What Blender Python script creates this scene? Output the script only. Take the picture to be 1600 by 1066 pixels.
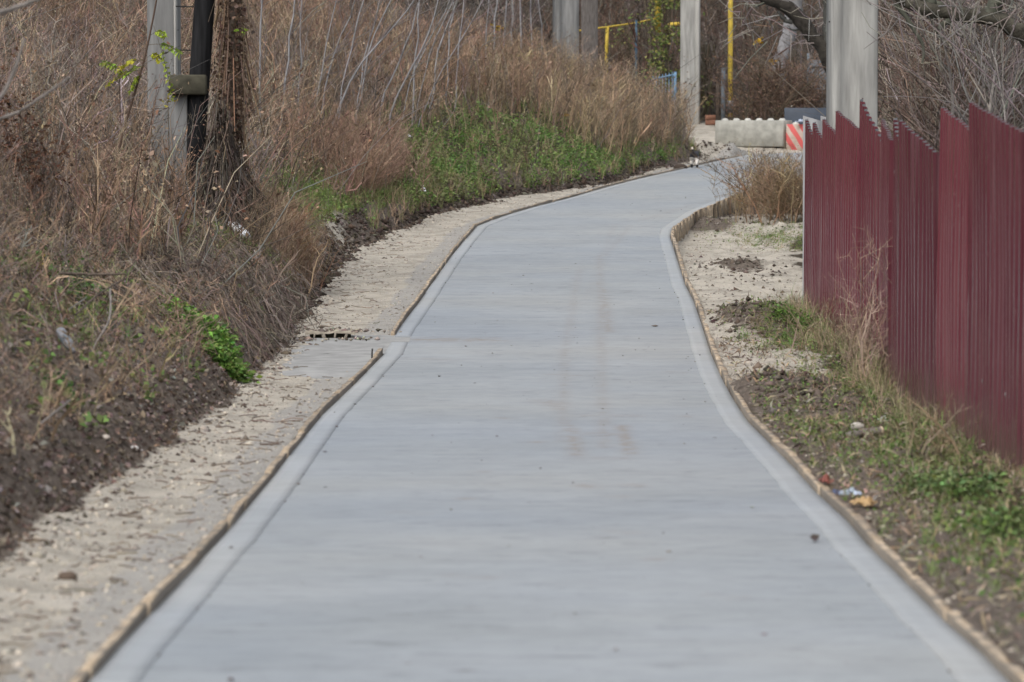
import bpy, math, random
import numpy as np
from mathutils import Vector, Matrix

random.seed(7)
RNG = np.random.default_rng(11)
R = math.radians
scn = bpy.context.scene
for o in list(bpy.data.objects):
    bpy.data.objects.remove(o)

# ------------------------------------------------------------------ camera
EYE = 2.0                       # camera height in world units (path is ~1.7 m below)
FPX = 6000.0                    # focal length in photo pixels (135 mm on 36 mm)
PITCH = math.atan(333.0 / FPX)
cam_d = bpy.data.cameras.new('camera')
cam_d.lens = 135.0
cam_d.sensor_width = 36.0
cam_d.clip_start = 0.5
cam_d.clip_end = 3000.0
cam_d.dof.use_dof = True
cam_d.dof.focus_distance = 45.0
cam_d.dof.aperture_fstop = 4.5
cam = bpy.data.objects.new('camera', cam_d)
cam.location = (0, 0, EYE)
cam.rotation_euler = (R(90) - PITCH, 0, 0)
scn.collection.objects.link(cam)
scn.camera = cam

# ------------------------------------------------------------------ light
SUN_EL, SUN_AZ = R(52), R(-150)
w = bpy.data.worlds.new('World')
scn.world = w
w.use_nodes = True
nt = w.node_tree
nt.nodes.clear()
wo = nt.nodes.new('ShaderNodeOutputWorld')
bg = nt.nodes.new('ShaderNodeBackground')
sky = nt.nodes.new('ShaderNodeTexSky')
sky.sky_type = 'NISHITA'
sky.sun_disc = False
sky.sun_elevation = SUN_EL
sky.sun_rotation = SUN_AZ
sky.dust_density = 4.0
hs = nt.nodes.new('ShaderNodeHueSaturation')     # overcast: the blue is washed out
hs.inputs['Saturation'].default_value = 0.36
nt.links.new(sky.outputs[0], hs.inputs['Color'])
nt.links.new(hs.outputs[0], bg.inputs['Color'])
bg.inputs['Strength'].default_value = 0.15
nt.links.new(bg.outputs[0], wo.inputs[0])
sun_d = bpy.data.lights.new('sun', 'SUN')
sun_d.energy = 0.6
sun_d.angle = R(30)
sun_d.color = (1.0, 0.97, 0.93)
sun = bpy.data.objects.new('sun', sun_d)
dsun = Vector((math.sin(SUN_AZ) * math.cos(SUN_EL), math.cos(SUN_AZ) * math.cos(SUN_EL), math.sin(SUN_EL)))
sun.rotation_euler = dsun.to_track_quat('Z', 'Y').to_euler()
scn.collection.objects.link(sun)
vs = scn.view_settings
vs.view_transform = 'Standard'
vs.look = 'None'
vs.gamma = 1.0
vs.use_curve_mapping = False
vs.exposure = 0.56
scn.cycles.max_bounces = 5
scn.cycles.diffuse_bounces = 3
scn.cycles.glossy_bounces = 2

# ------------------------------------------------------------------ pixel <-> place helpers
CT, ST = math.cos(PITCH), math.sin(PITCH)


def at(px, py, Y):
    """world point on the line of sight of photo pixel (px, py) at distance Y"""
    u, v = (px - 800) / FPX, (533 - py) / FPX
    t = Y / (CT + v * ST)
    return Vector((u * t, Y, EYE + t * (v * CT - ST)))


ZT = np.array([(-60, -1.55), (0, -1.62), (8, -1.72), (12.5, -1.804), (16.2, -1.89), (21.5, -1.98), (27.3, -2.055), (31, -2.067),
               (35, -2.053), (38.5, -2.008), (42.7, -1.929), (45, -1.875), (51, -1.75), (57.3, -1.585), (69.5, -1.2),
               (80.5, -0.87), (90, -0.60), (92, -0.44), (94, -0.22), (97, 0.15), (105, 1.0), (130, 4.0), (200, 14), (700, 30)])


def zp(Y):
    return EYE + np.interp(Y, ZT[:, 0], ZT[:, 1])


def hit(px, py, off=0.0):
    """where the line of sight of a pixel meets the level of the path (+off)"""
    lo, hi = 5.0, 180.0
    f = lambda Y: at(px, py, Y).z - float(zp(Y)) - off
    ys = np.linspace(lo, hi, 700)
    prev = ys[0]
    for y in ys[1:]:
        if f(y) < 0:
            a, b = prev, y
            for _ in range(30):
                m = (a + b) / 2
                if f(m) > 0:
                    a = m
                else:
                    b = m
            return at(px, py, (a + b) / 2)
        prev = y
    return at(px, py, hi)


LPX = [(140, 1066), (187, 1009), (242, 954), (292, 900), (351, 837), (382, 800), (421, 753), (460, 703), (503, 650),
       (551, 604), (600, 554), (624, 513), (655, 472), (676, 442), (703, 404), (724, 378), (745, 354), (780, 340),
       (830, 325), (900, 307), (950, 292), (1010, 277), (1060, 266), (1120, 252), (1165, 243), (1215, 239.6), (1262, 238)]
RPX = [(1576, 1066), (1537, 1024), (1476, 971), (1406, 901), (1353, 849), (1327, 818), (1275, 770), (1244, 735),
       (1205, 696), (1170, 661), (1144, 622), (1127, 590), (1112, 556), (1098, 513), (1084, 471), (1071, 446), (1058, 406),
       (1047, 370), (1050, 358), (1086, 333), (1125, 316), (1151, 306), (1200, 289), (1262, 270), (1360, 252)]
FPXL = [(0, 865), (100, 800), (200, 735), (300, 665), (380, 592), (425, 560), (448, 520), (480, 460), (540, 395),
        (620, 357), (700, 328), (800, 308), (870, 299), (950, 286), (1000, 272), (1050, 258), (1100, 248)]


def table(pxs, pre, post=()):
    pts = [pre] + [(p.y, p.x) for p in (hit(*q) for q in pxs)] + list(post)
    pts.sort()
    return np.array(pts)


TL = table(LPX, (-60, -1.6), [(91.2, 9.5), (92.0, 14)])
TR = table(RPX, (-60, 1.75), [(88, 12)])
TF = table(FPXL, (-60, -2.5), [(90.5, 4.0), (93, 1.4), (100, 0.0), (700, 0.0)])
XL = lambda Y: np.interp(Y, TL[:, 0], TL[:, 1])
XR = lambda Y: np.interp(Y, TR[:, 0], TR[:, 1])


def smooth(a, b, x):
    t = np.clip((x - a) / (b - a), 0, 1)
    return t * t * (3 - 2 * t)


def vnoise(x, y, seed=0):
    xi, yi = np.floor(x).astype(np.int64), np.floor(y).astype(np.int64)
    xf, yf = x - xi, y - yi
    xf, yf = xf * xf * (3 - 2 * xf), yf * yf * (3 - 2 * yf)

    def h(a, b):
        n = (a * 374761393 + b * 668265263 + seed * 974634777) & 0x7fffffff
        n = ((n ^ (n >> 13)) * 1274126177) & 0x7fffffff
        return ((n ^ (n >> 16)) & 0xffff) / 65535.0
    return (h(xi, yi) * (1 - xf) + h(xi + 1, yi) * xf) * (1 - yf) + (h(xi, yi + 1) * (1 - xf) + h(xi + 1, yi + 1) * xf) * yf


def fbm(x, y, seed=0, oct=4):
    s, a, n = 0, 0.5, 0
    for i in range(oct):
        s = s + a * vnoise(x * 2 ** i, y * 2 ** i, seed + i * 17)
        n += a
        a *= 0.5
    return s / n


def XF(Y):
    Y = np.asarray(Y, float)
    return np.interp(Y, TF[:, 0], TF[:, 1]) + (fbm(Y * 0.9, Y * 0 + 3.3, 5, 3) - 0.5) * 0.35 * smooth(95, 85, Y)


BT = np.array([(0, 0), (0.12, 0.13), (0.35, 0.36), (0.8, 0.60), (1.3, 0.86), (2, 1.16), (3.2, 1.52), (5, 1.9), (8, 2.7), (14, 4.4), (30, 9), (80, 18), (900, 30)])


def ground(X, Y, micro=True):
    X, Y = np.asarray(X, float), np.asarray(Y, float)
    base = zp(Y)
    l, r, f = XL(Y), XR(Y), XF(Y)
    t = f - X
    z = base - 0.03
    B = np.interp(t, BT[:, 0], BT[:, 1])
    B = B * np.where(t > 0, 1, 0) * (0.35 + 0.65 * smooth(96, 84, Y) + 0.25 * smooth(98, 120, Y))
    z = z + B
    tr = X - r
    z = z + np.where(tr > 0, 0.05 * np.clip(tr - 2.2, 0, 40), 0)
    dip = smooth(52, 57, Y) * smooth(76, 68, Y) * 0.24
    z = z - np.where(tr > 0, dip * smooth(3.5, 1.0, tr), 0)
    if micro:
        n1 = fbm(X * 1.3, Y * 1.3, 1) - 0.5
        n2 = fbm(X * 5.0, Y * 5.0, 2, 3) - 0.5
        lumpy = smooth(-0.12, 0.15, t) * smooth(4, 0.6, t)
        z = z + n2 * (0.15 + 0.12 * smooth(45, 30, Y)) * lumpy + n1 * 0.30 * smooth(0.3, 2.0, t)
        onsh = (t < 0) | (tr > 0)
        z = z + np.exp(-((t + 0.13) / 0.13) ** 2) * 0.05 * (fbm(X * 3.0, Y * 2.0, 6) + 0.2) * (X < l - 0.2)
        z = z + np.where(onsh, n2 * 0.035 + n1 * 0.03, 0)
        z = z + np.where(tr > 0, n2 * 0.10 * smooth(0.3, 0.9, tr) * smooth(3.2, 1.6, tr), 0)
        # loose earth heaps on the right verge
        for cx, cy, rr, hh in ((2.1, 29.5, 0.45, 0.17), (2.45, 38.8, 0.45, 0.22), (2.55, 33.5, 0.6, 0.08), (2.3, 46.0, 0.4, 0.07), (2.9, 49.0, 0.5, 0.1), (3.1, 63, 0.7, 0.12), (4.3, 64.0, 0.8, 0.10)):
            q = np.exp(-(((X - cx) / rr) ** 2 + ((Y - cy) / (rr * 3)) ** 2))
            z = z + q * hh * (0.5 + 1.2 * (n2 + 0.5))
        # spoil heap at the far end of the path
        q = np.exp(-(((X - 4.7) / 0.9) ** 2 + ((Y - 88.5) / 1.2) ** 2))
        z = z + q * 0.26 * (0.5 + 1.2 * (n2 + 0.5)) * (X < l - 0.05)
    under = (X > l - 0.02) & (X < r + 0.02) & (Y < 91.6)
    z = np.where(under, base - 0.2, z)
    return z


def gz(x, y):
    return float(ground(np.array([x]), np.array([y]))[0])


# ------------------------------------------------------------------ materials
MATS = {}


def newmat(name):
    m = bpy.data.materials.new(name)
    m.use_nodes = True
    t = m.node_tree
    t.nodes.clear()
    o = t.nodes.new('ShaderNodeOutputMaterial')
    b = t.nodes.new('ShaderNodeBsdfPrincipled')
    t.links.new(b.outputs[0], o.inputs[0])
    MATS[name] = m
    return m, t, b


def N(t, kind, **kw):
    n = t.nodes.new(kind)
    for k, v in kw.items():
        if k in n.inputs:
            n.inputs[k].default_value = v
        else:
            setattr(n, k, v)
    return n


def noise_node(t, scale, detail=4, vec=None, mapscale=None, rough=0.55, coords='Object'):
    tc = N(t, 'ShaderNodeTexCoord')
    src = tc.outputs[coords]
    if mapscale:
        mp = N(t, 'ShaderNodeMapping')
        mp.inputs['Scale'].default_value = mapscale
        t.links.new(src, mp.inputs[0])
        src = mp.outputs[0]
    n = N(t, 'ShaderNodeTexNoise', Scale=scale, Detail=detail, Roughness=rough)
    t.links.new(src, n.inputs['Vector'])
    return n


def ramp(t, src, stops):
    r = N(t, 'ShaderNodeValToRGB')
    e = r.color_ramp.elements
    while len(e) < len(stops):
        e.new(0.5)
    for i, (p, c) in enumerate(stops):
        e[i].position = p
        e[i].color = (c[0], c[1], c[2], 1) if not isinstance(c, (int, float)) else (c, c, c, 1)
    t.links.new(src, r.inputs[0])
    return r


def mix(t, fac, a, b, mode='MIX'):
    m = N(t, 'ShaderNodeMix', data_type='RGBA', blend_type=mode)
    for sock, v in ((m.inputs[0], fac), (m.inputs[6], a), (m.inputs[7], b)):
        if hasattr(v, 'links') or hasattr(v, 'is_linked'):
            t.links.new(v, sock)
        elif isinstance(v, (int, float)):
            sock.default_value = v
        else:
            sock.default_value = (v[0], v[1], v[2], 1)
    return m.outputs[2]


def bump(t, b, src, strength=0.3, dist=0.02):
    n = N(t, 'ShaderNodeBump', Strength=strength, Distance=dist)
    t.links.new(src, n.inputs['Height'])
    t.links.new(n.outputs[0], b.inputs['Normal'])


def simple(name, col, rough=0.8, var=0.25, scale=6.0, metal=0.0, bmp=0.15, bd=0.01, mapscale=None, spec=0.3):
    m, t, b = newmat(name)
    n = noise_node(t, scale, 5, mapscale=mapscale)
    lo = [c * (1 - var) for c in col]
    hi = [min(1, c * (1 + var)) for c in col]
    r = ramp(t, n.outputs[0], [(0.3, lo), (0.7, hi)])
    t.links.new(r.outputs[0], b.inputs['Base Color'])
    b.inputs['Roughness'].default_value = rough
    b.inputs['Metallic'].default_value = metal
    b.inputs['Specular IOR Level'].default_value = spec
    if bmp:
        bump(t, b, n.outputs[0], bmp, bd)
    return m


def tinted(name, rough=0.75, spec=0.25, trans=0.0):
    """colour of each stem / leaf comes from its own tint attribute"""
    m, t, b = newmat(name)
    a = N(t, 'ShaderNodeAttribute', attribute_name='tint')
    t.links.new(a.outputs['Color'], b.inputs['Base Color'])
    b.inputs['Roughness'].default_value = rough
    b.inputs['Specular IOR Level'].default_value = spec
    if trans:
        o = [n for n in t.nodes if n.type == 'OUTPUT_MATERIAL'][0]
        tr = N(t, 'ShaderNodeBsdfTranslucent')
        t.links.new(a.outputs['Color'], tr.inputs[0])
        ms = N(t, 'ShaderNodeMixShader')
        ms.inputs[0].default_value = trans
        t.links.new(b.outputs[0], ms.inputs[1])
        t.links.new(tr.outputs[0], ms.inputs[2])
        t.links.new(ms.outputs[0], o.inputs[0])
    return m


tinted('stems')
tinted('leaves', 0.6, 0.3, 0.25)
tinted('earth', 0.95, 0.1)

# ground: three soils blended by the 'zone' attribute (r gravel, g dark earth, b turf)
m, t, b = newmat('ground')
za = N(t, 'ShaderNodeAttribute', attribute_name='zone')
sep = N(t, 'ShaderNodeSeparateColor')
t.links.new(za.outputs['Color'], sep.inputs[0])
nf = noise_node(t, 26, 6)
nm = noise_node(t, 3.0, 6)
nb_ = noise_node(t, 90, 3)
turf = ramp(t, nf.outputs[0], [(0.25, (0.028, 0.022, 0.016)), (0.5, (0.065, 0.052, 0.037)), (0.75, (0.12, 0.098, 0.07))])  # turf darkened so the gaps under the weeds look shaded
dark = ramp(t, nf.outputs[0], [(0.25, (0.065, 0.052, 0.042)), (0.5, (0.135, 0.11, 0.09)), (0.75, (0.235, 0.20, 0.165))])
sand = ramp(t, nm.outputs[0], [(0.25, (0.30, 0.272, 0.23)), (0.45, (0.42, 0.385, 0.325)), (0.6, (0.52, 0.475, 0.40)), (0.8, (0.47, 0.443, 0.40))])
speck = ramp(t, nb_.outputs[0], [(0.3, 0.62), (0.5, 1.0), (0.75, 1.12)])
nl_ = noise_node(t, 1.0, 6, mapscale=(1.1, 0.55, 1), rough=0.65)
cemf = N(t, 'ShaderNodeMath', operation='ADD')
t.links.new(nl_.outputs[0], cemf.inputs[0])
t.links.new(sep.outputs[2], cemf.inputs[1])
cemr = ramp(t, cemf.outputs[0], [(0.88, 0.0), (1.1, 0.75)])
ncl = noise_node(t, 11, 6, rough=0.7)
clots = ramp(t, ncl.outputs[0], [(0.30, 0.45), (0.42, 1.0), (0.7, 1.06)])
sand1 = mix(t, cemr.outputs[0], sand.outputs[0], (0.35, 0.34, 0.32))
sand1 = mix(t, 1.0, sand1, clots.outputs[0], 'MULTIPLY')
sand2 = mix(t, 1.0, sand1, speck.outputs[0], 'MULTIPLY')
nfr = ramp(t, nf.outputs[0], [(0.35, 0.0), (0.65, 1.0)])


def breakup(sock, amt=0.6):
    a = N(t, 'ShaderNodeMath', operation='MULTIPLY_ADD')
    t.links.new(nf.outputs[0], a.inputs[0])
    a.inputs[1].default_value = amt
    a.inputs[2].default_value = -amt / 2
    s = N(t, 'ShaderNodeMath', operation='ADD')
    t.links.new(sock, s.inputs[0])
    t.links.new(a.outputs[0], s.inputs[1])
    r = ramp(t, s.outputs[0], [(0.38, 0.0), (0.62, 1.0)])
    return r.outputs[0]


c1 = mix(t, breakup(sep.outputs[1]), turf.outputs[0], dark.outputs[0])
c2 = mix(t, breakup(sep.outputs[0]), c1, sand2)
t.links.new(c2, b.inputs['Base Color'])
b.inputs['Roughness'].default_value = 0.95
b.inputs['Specular IOR Level'].default_value = 0.15
ad = N(t, 'ShaderNodeMath', operation='ADD')
t.links.new(nf.outputs[0], ad.inputs[0])
t.links.new(nb_.outputs[0], ad.inputs[1])
bump(t, b, ad.outputs[0], 0.7, 0.03)


def concrete_path(name, base, streak=True):
    m, t, b = newmat(name)
    n1 = noise_node(t, 1.0, 5, mapscale=(1.1, 3.0, 1), rough=0.7)
    n2 = noise_node(t, 0.6, 5)
    n3 = noise_node(t, 1.0, 6, mapscale=(2.6, 34.0, 1), rough=0.75)
    n4 = noise_node(t, 7.0, 6)
    k = 1.0 if streak else 0.45
    r1 = ramp(t, n1.outputs[0], [(0.25, 1 - 0.13 * k), (0.5, 1 - 0.03 * k), (0.75, 1 + 0.04 * k)])
    r2 = ramp(t, n2.outputs[0], [(0.3, (0.90, 0.90, 0.885)), (0.7, (1.05, 1.04, 1.03))])
    r3 = ramp(t, n3.outputs[0], [(0.25, 1 - 0.11 * k), (0.5, 1.0), (0.8, 1.04)])
    r4 = ramp(t, n4.outputs[0], [(0.3, 0.93), (0.7, 1.04)])
    n5 = noise_node(t, 1.0, 5, mapscale=(2.6, 5.5, 1), rough=0.75)
    r5 = ramp(t, n5.outputs[0], [(0.34, 1 - 0.22 * k), (0.44, 1.0), (0.62, 1.0), (0.72, 1 + 0.10 * k)])
    n6 = noise_node(t, 1.0, 3, mapscale=(16, 34.0, 1), rough=0.6)
    r6 = ramp(t, n6.outputs[0], [(0.27, 1 - 0.45 * k), (0.33, 1.0)])
    n7 = noise_node(t, 0.22, 4)
    r7 = ramp(t, n7.outputs[0], [(0.35, (0.90, 0.93, 0.97)), (0.55, (1.0, 1.0, 0.99)), (0.68, (1.06, 1.03, 0.98))])
    c = mix(t, 1.0, base, r1.outputs[0], 'MULTIPLY')
    n8 = noise_node(t, 1.0, 3, mapscale=(3.6, 10.0, 1), rough=0.65)
    r8 = ramp(t, n8.outputs[0], [(0.27, (1 - 0.42 * k, 1 - 0.45 * k, 1 - 0.48 * k)), (0.335, (1, 1, 1))])
    for q in (r5, r6, r7, r8):
        c = mix(t, 1.0, c, q.outputs[0], 'MULTIPLY')
    c = mix(t, 1.0, c, r2.outputs[0], 'MULTIPLY')
    c = mix(t, 1.0, c, r3.outputs[0], 'MULTIPLY')
    c = mix(t, 1.0, c, r4.outputs[0], 'MULTIPLY')
    if streak:
        # muddy shoe and tyre marks drawn as faint brown stains (attribute 'mud' on the slab)
        a = N(t, 'ShaderNodeAttribute', attribute_name='mud')
        nn = noise_node(t, 9, 4)
        f = N(t, 'ShaderNodeMath', operation='MULTIPLY')
        t.links.new(a.outputs['Fac'], f.inputs[0])
        rr = ramp(t, nn.outputs[0], [(0.36, 0.0), (0.6, 0.8)])
        t.links.new(rr.outputs[0], f.inputs[1])
        c = mix(t, f.outputs[0], c, (0.225, 0.195, 0.165))
    t.links.new(c, b.inputs['Base Color'])
    b.inputs['Roughness'].default_value = 0.78
    b.inputs['Specular IOR Level'].default_value = 0.35
    bump(t, b, n3.outputs[0], 0.35 * k, 0.006)
    return m


concrete_path('path_concrete', (0.303, 0.324, 0.342))
concrete_path('border_concrete', (0.345, 0.362, 0.375), False)
simple('apron_concrete', (0.29, 0.29, 0.28), 0.85, 0.2, 5, bmp=0.3)
simple('pole_concrete', (0.31, 0.305, 0.285), 0.85, 0.30, 4.0, mapscale=(3, 3, 0.35), bmp=0.3)
simple('pole_concrete_lit', (0.43, 0.42, 0.39), 0.85, 0.15, 3.0, mapscale=(2, 2, 0.5))  # lighter copy of the pole concrete, for corners coloured as lit
simple('block_concrete', (0.32, 0.315, 0.28), 0.9, 0.26, 5.0, bmp=0.3, bd=0.02)
simple('lime', (0.50, 0.49, 0.45), 0.9, 0.15, 9)
simple('tarred_wood', (0.014, 0.014, 0.015), 0.75, 0.5, 4, mapscale=(6, 6, 0.5), spec=0.15)
simple('dirty_plastic', (0.19, 0.195, 0.21), 0.35, 0.3, 14)
simple('mossy_shade_concrete', (0.065, 0.06, 0.042), 0.95, 0.5, 8)  # moss on the clamp block; also the shade inside the drain slot
simple('bark_grey', (0.19, 0.17, 0.155), 0.9, 0.35, 9, mapscale=(3, 3, 0.6))
simple('bark_brown', (0.10, 0.078, 0.062), 0.9, 0.4, 9, mapscale=(3, 3, 0.6))
simple('bark_moss', (0.075, 0.068, 0.052), 0.95, 0.55, 9, bmp=0.9, bd=0.04)
simple('bark_dark', (0.038, 0.033, 0.027), 0.95, 0.55, 9, bmp=0.9, bd=0.04)
simple('gate_blue', (0.15, 0.27, 0.40), 0.6, 0.3, 6)
simple('pole_concrete_dark', (0.19, 0.19, 0.185), 0.85, 0.3, 4.0, mapscale=(3, 3, 0.35), bmp=0.3)  # darker copy of the pole concrete; the left pole's shade is in the colour
simple('verge_crust', (0.30, 0.265, 0.215), 0.95, 0.3, 12, bmp=0.5)
simple('bark_pale', (0.27, 0.265, 0.27), 0.85, 0.2, 8)
simple('yellow_paint', (0.56, 0.40, 0.06), 0.6, 0.3, 5)
simple('blue_paint', (0.055, 0.105, 0.15), 0.6, 0.25, 6)
simple('grey_blue_paint', (0.12, 0.14, 0.16), 0.6, 0.3, 4)
simple('dark_panel', (0.05, 0.062, 0.082), 0.6, 0.2, 4)
simple('steel', (0.28, 0.28, 0.28), 0.5, 0.15, 8, metal=0.5)
simple('iron_black', (0.02, 0.019, 0.018), 0.8, 0.3, 8)
simple('white_plastic', (0.70, 0.72, 0.75), 0.45, 0.08, 6)
simple('blue_plastic', (0.085, 0.12, 0.24), 0.4, 0.2, 6)
simple('pale_blue_plastic', (0.36, 0.41, 0.50), 0.4, 0.15, 6)
simple('red_plastic', (0.25, 0.085, 0.065), 0.5, 0.3, 9)
simple('orange_paper', (0.46, 0.31, 0.15), 0.7, 0.3, 9)
simple('pink_paper', (0.40, 0.25, 0.22), 0.7, 0.2, 9)
simple('rag', (0.40, 0.44, 0.40), 0.9, 0.2, 9)
simple('rubber_grey', (0.17, 0.15, 0.13), 0.9, 0.25, 9)
simple('brick_red', (0.26, 0.13, 0.085), 0.9, 0.25, 9)
simple('yellow_leaf', (0.55, 0.36, 0.03), 0.6, 0.2, 9)

# weathered sawn timber with dark brown-grey patches and a darker inner face
m, t, b = newmat('wood')
oi = N(t, 'ShaderNodeObjectInfo')
n1 = noise_node(t, 6, 5, mapscale=(6, 0.7, 6))
n2 = noise_node(t, 3.2, 5)
r1 = ramp(t, n1.outputs[0], [(0.3, (0.26, 0.20, 0.135)), (0.6, (0.46, 0.37, 0.265)), (0.8, (0.56, 0.46, 0.34))])
tone = ramp(t, oi.outputs['Random'], [(0.0, 0.72), (1.0, 1.12)])
cw = mix(t, 1.0, r1.outputs[0], tone.outputs[0], 'MULTIPLY')
r2 = ramp(t, n2.outputs[0], [(0.50, 0.0), (0.57, 0.75)])
ge = N(t, 'ShaderNodeAttribute', attribute_name='inner_dark')
fm = N(t, 'ShaderNodeMath', operation='MAXIMUM')
t.links.new(r2.outputs[0], fm.inputs[0])
t.links.new(ge.outputs['Fac'], fm.inputs[1])
cw = mix(t, fm.outputs[0], cw, (0.135, 0.122, 0.105))
t.links.new(cw, b.inputs['Base Color'])
b.inputs['Roughness'].default_value = 0.9
bump(t, b, n1.outputs[0], 0.4, 0.006)

# maroon coated sheet
m, t, b = newmat('maroon_sheet')
n1 = noise_node(t, 1.0, 5, mapscale=(9, 9, 0.45))
n2 = noise_node(t, 2.2, 5)
r1 = ramp(t, n1.outputs[0], [(0.3, (0.112, 0.024, 0.036)), (0.6, (0.138, 0.034, 0.046)), (0.8, (0.185, 0.07, 0.078))])
r2 = ramp(t, n2.outputs[0], [(0.4, 0.0), (0.75, 0.35)])
c = mix(t, r2.outputs[0], r1.outputs[0], (0.17, 0.075, 0.075))
n3 = noise_node(t, 30, 2)
r3 = ramp(t, n3.outputs[0], [(0.72, 0.0), (0.76, 0.5)])
c = mix(t, r3.outputs[0], c, (0.33, 0.25, 0.24))
n5 = noise_node(t, 1.0, 4, mapscale=(16, 10, 0.22), rough=0.7)
r5 = ramp(t, n5.outputs[0], [(0.56, 0.0), (0.70, 0.42)])
c = mix(t, r5.outputs[0], c, (0.30, 0.19, 0.19))
oi = N(t, 'ShaderNodeObjectInfo')
ro = ramp(t, oi.outputs['Random'], [(0.0, (0.74, 0.78, 0.80)), (1.0, (1.15, 1.12, 1.1))])
c = mix(t, 1.0, c, ro.outputs[0], 'MULTIPLY')
n6 = noise_node(t, 5, 5)
geo_ = N(t, 'ShaderNodeTexCoord')
sz_ = N(t, 'ShaderNodeSeparateXYZ')
t.links.new(geo_.outputs['Object'], sz_.inputs[0])
mz = N(t, 'ShaderNodeMath', operation='MULTIPLY_ADD')
t.links.new(n6.outputs[0], mz.inputs[0])
mz.inputs[1].default_value = 0.5
t.links.new(sz_.outputs[2], mz.inputs[2])
rz_ = ramp(t, mz.outputs[0], [(0.22, 0.55), (0.5, 0.0)])
c = mix(t, rz_.outputs[0], c, (0.13, 0.10, 0.085))
t.links.new(c, b.inputs['Base Color'])
r4 = ramp(t, n1.outputs[0], [(0.3, 0.18), (0.7, 0.36)])
t.links.new(r4.outputs[0], b.inputs['Roughness'])
b.inputs['Specular IOR Level'].default_value = 0.5
simple('sheet_back', (0.36, 0.36, 0.365), 0.5, 0.08, 3)

# red diagonal stripes on the second block
m, t, b = newmat('striped_block')
tc = N(t, 'ShaderNodeTexCoord')
mp = N(t, 'ShaderNodeMapping')
mp.inputs['Rotation'].default_value = (0, R(33), 0)
t.links.new(tc.outputs['Object'], mp.inputs[0])
sx = N(t, 'ShaderNodeSeparateXYZ')
t.links.new(mp.outputs[0], sx.inputs[0])
mm = N(t, 'ShaderNodeMath', operation='MULTIPLY')
t.links.new(sx.outputs[0], mm.inputs[0])
mm.inputs[1].default_value = 4.4
fr = N(t, 'ShaderNodeMath', operation='FRACT')
t.links.new(mm.outputs[0], fr.inputs[0])
n1 = noise_node(t, 6, 5)
aa = N(t, 'ShaderNodeMath', operation='MULTIPLY_ADD')
t.links.new(n1.outputs[0], aa.inputs[0])
aa.inputs[1].default_value = 0.25
t.links.new(fr.outputs[0], aa.inputs[2])
r1 = ramp(t, aa.outputs[0], [(0.60, 0.0), (0.64, 0.9)])
rb = ramp(t, n1.outputs[0], [(0.3, (0.36, 0.27, 0.21)), (0.7, (0.52, 0.43, 0.37))])
c = mix(t, r1.outputs[0], rb.outputs[0], (0.55, 0.075, 0.075))
t.links.new(c, b.inputs['Base Color'])
b.inputs['Roughness'].default_value = 0.85

# black and white coat
m, t, b = newmat('dog_coat')
tc = N(t, 'ShaderNodeTexCoord')
sx = N(t, 'ShaderNodeSeparateXYZ')
t.links.new(tc.outputs['Object'], sx.inputs[0])
n1 = noise_node(t, 7, 3)
a1 = N(t, 'ShaderNodeMath', operation='MULTIPLY_ADD')
t.links.new(n1.outputs[0], a1.inputs[0])
a1.inputs[1].default_value = 0.12
t.links.new(sx.outputs[2], a1.inputs[2])
r1 = ramp(t, a1.outputs[0], [(0.0, (0.02, 0.02, 0.022)), (0.125, (0.02, 0.02, 0.022)), (0.15, (0.62, 0.58, 0.52)), (0.275, (0.66, 0.62, 0.57)),
                             (0.29, (0.018, 0.018, 0.022)), (0.435, (0.018, 0.018, 0.022)), (0.45, (0.66, 0.58, 0.47))])
r1.color_ramp.interpolation = 'LINEAR'
t.links.new(r1.outputs[0], b.inputs['Base Color'])
b.inputs['Roughness'].default_value = 0.8

# ------------------------------------------------------------------ mesh helpers
COL = scn.collection


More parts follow.
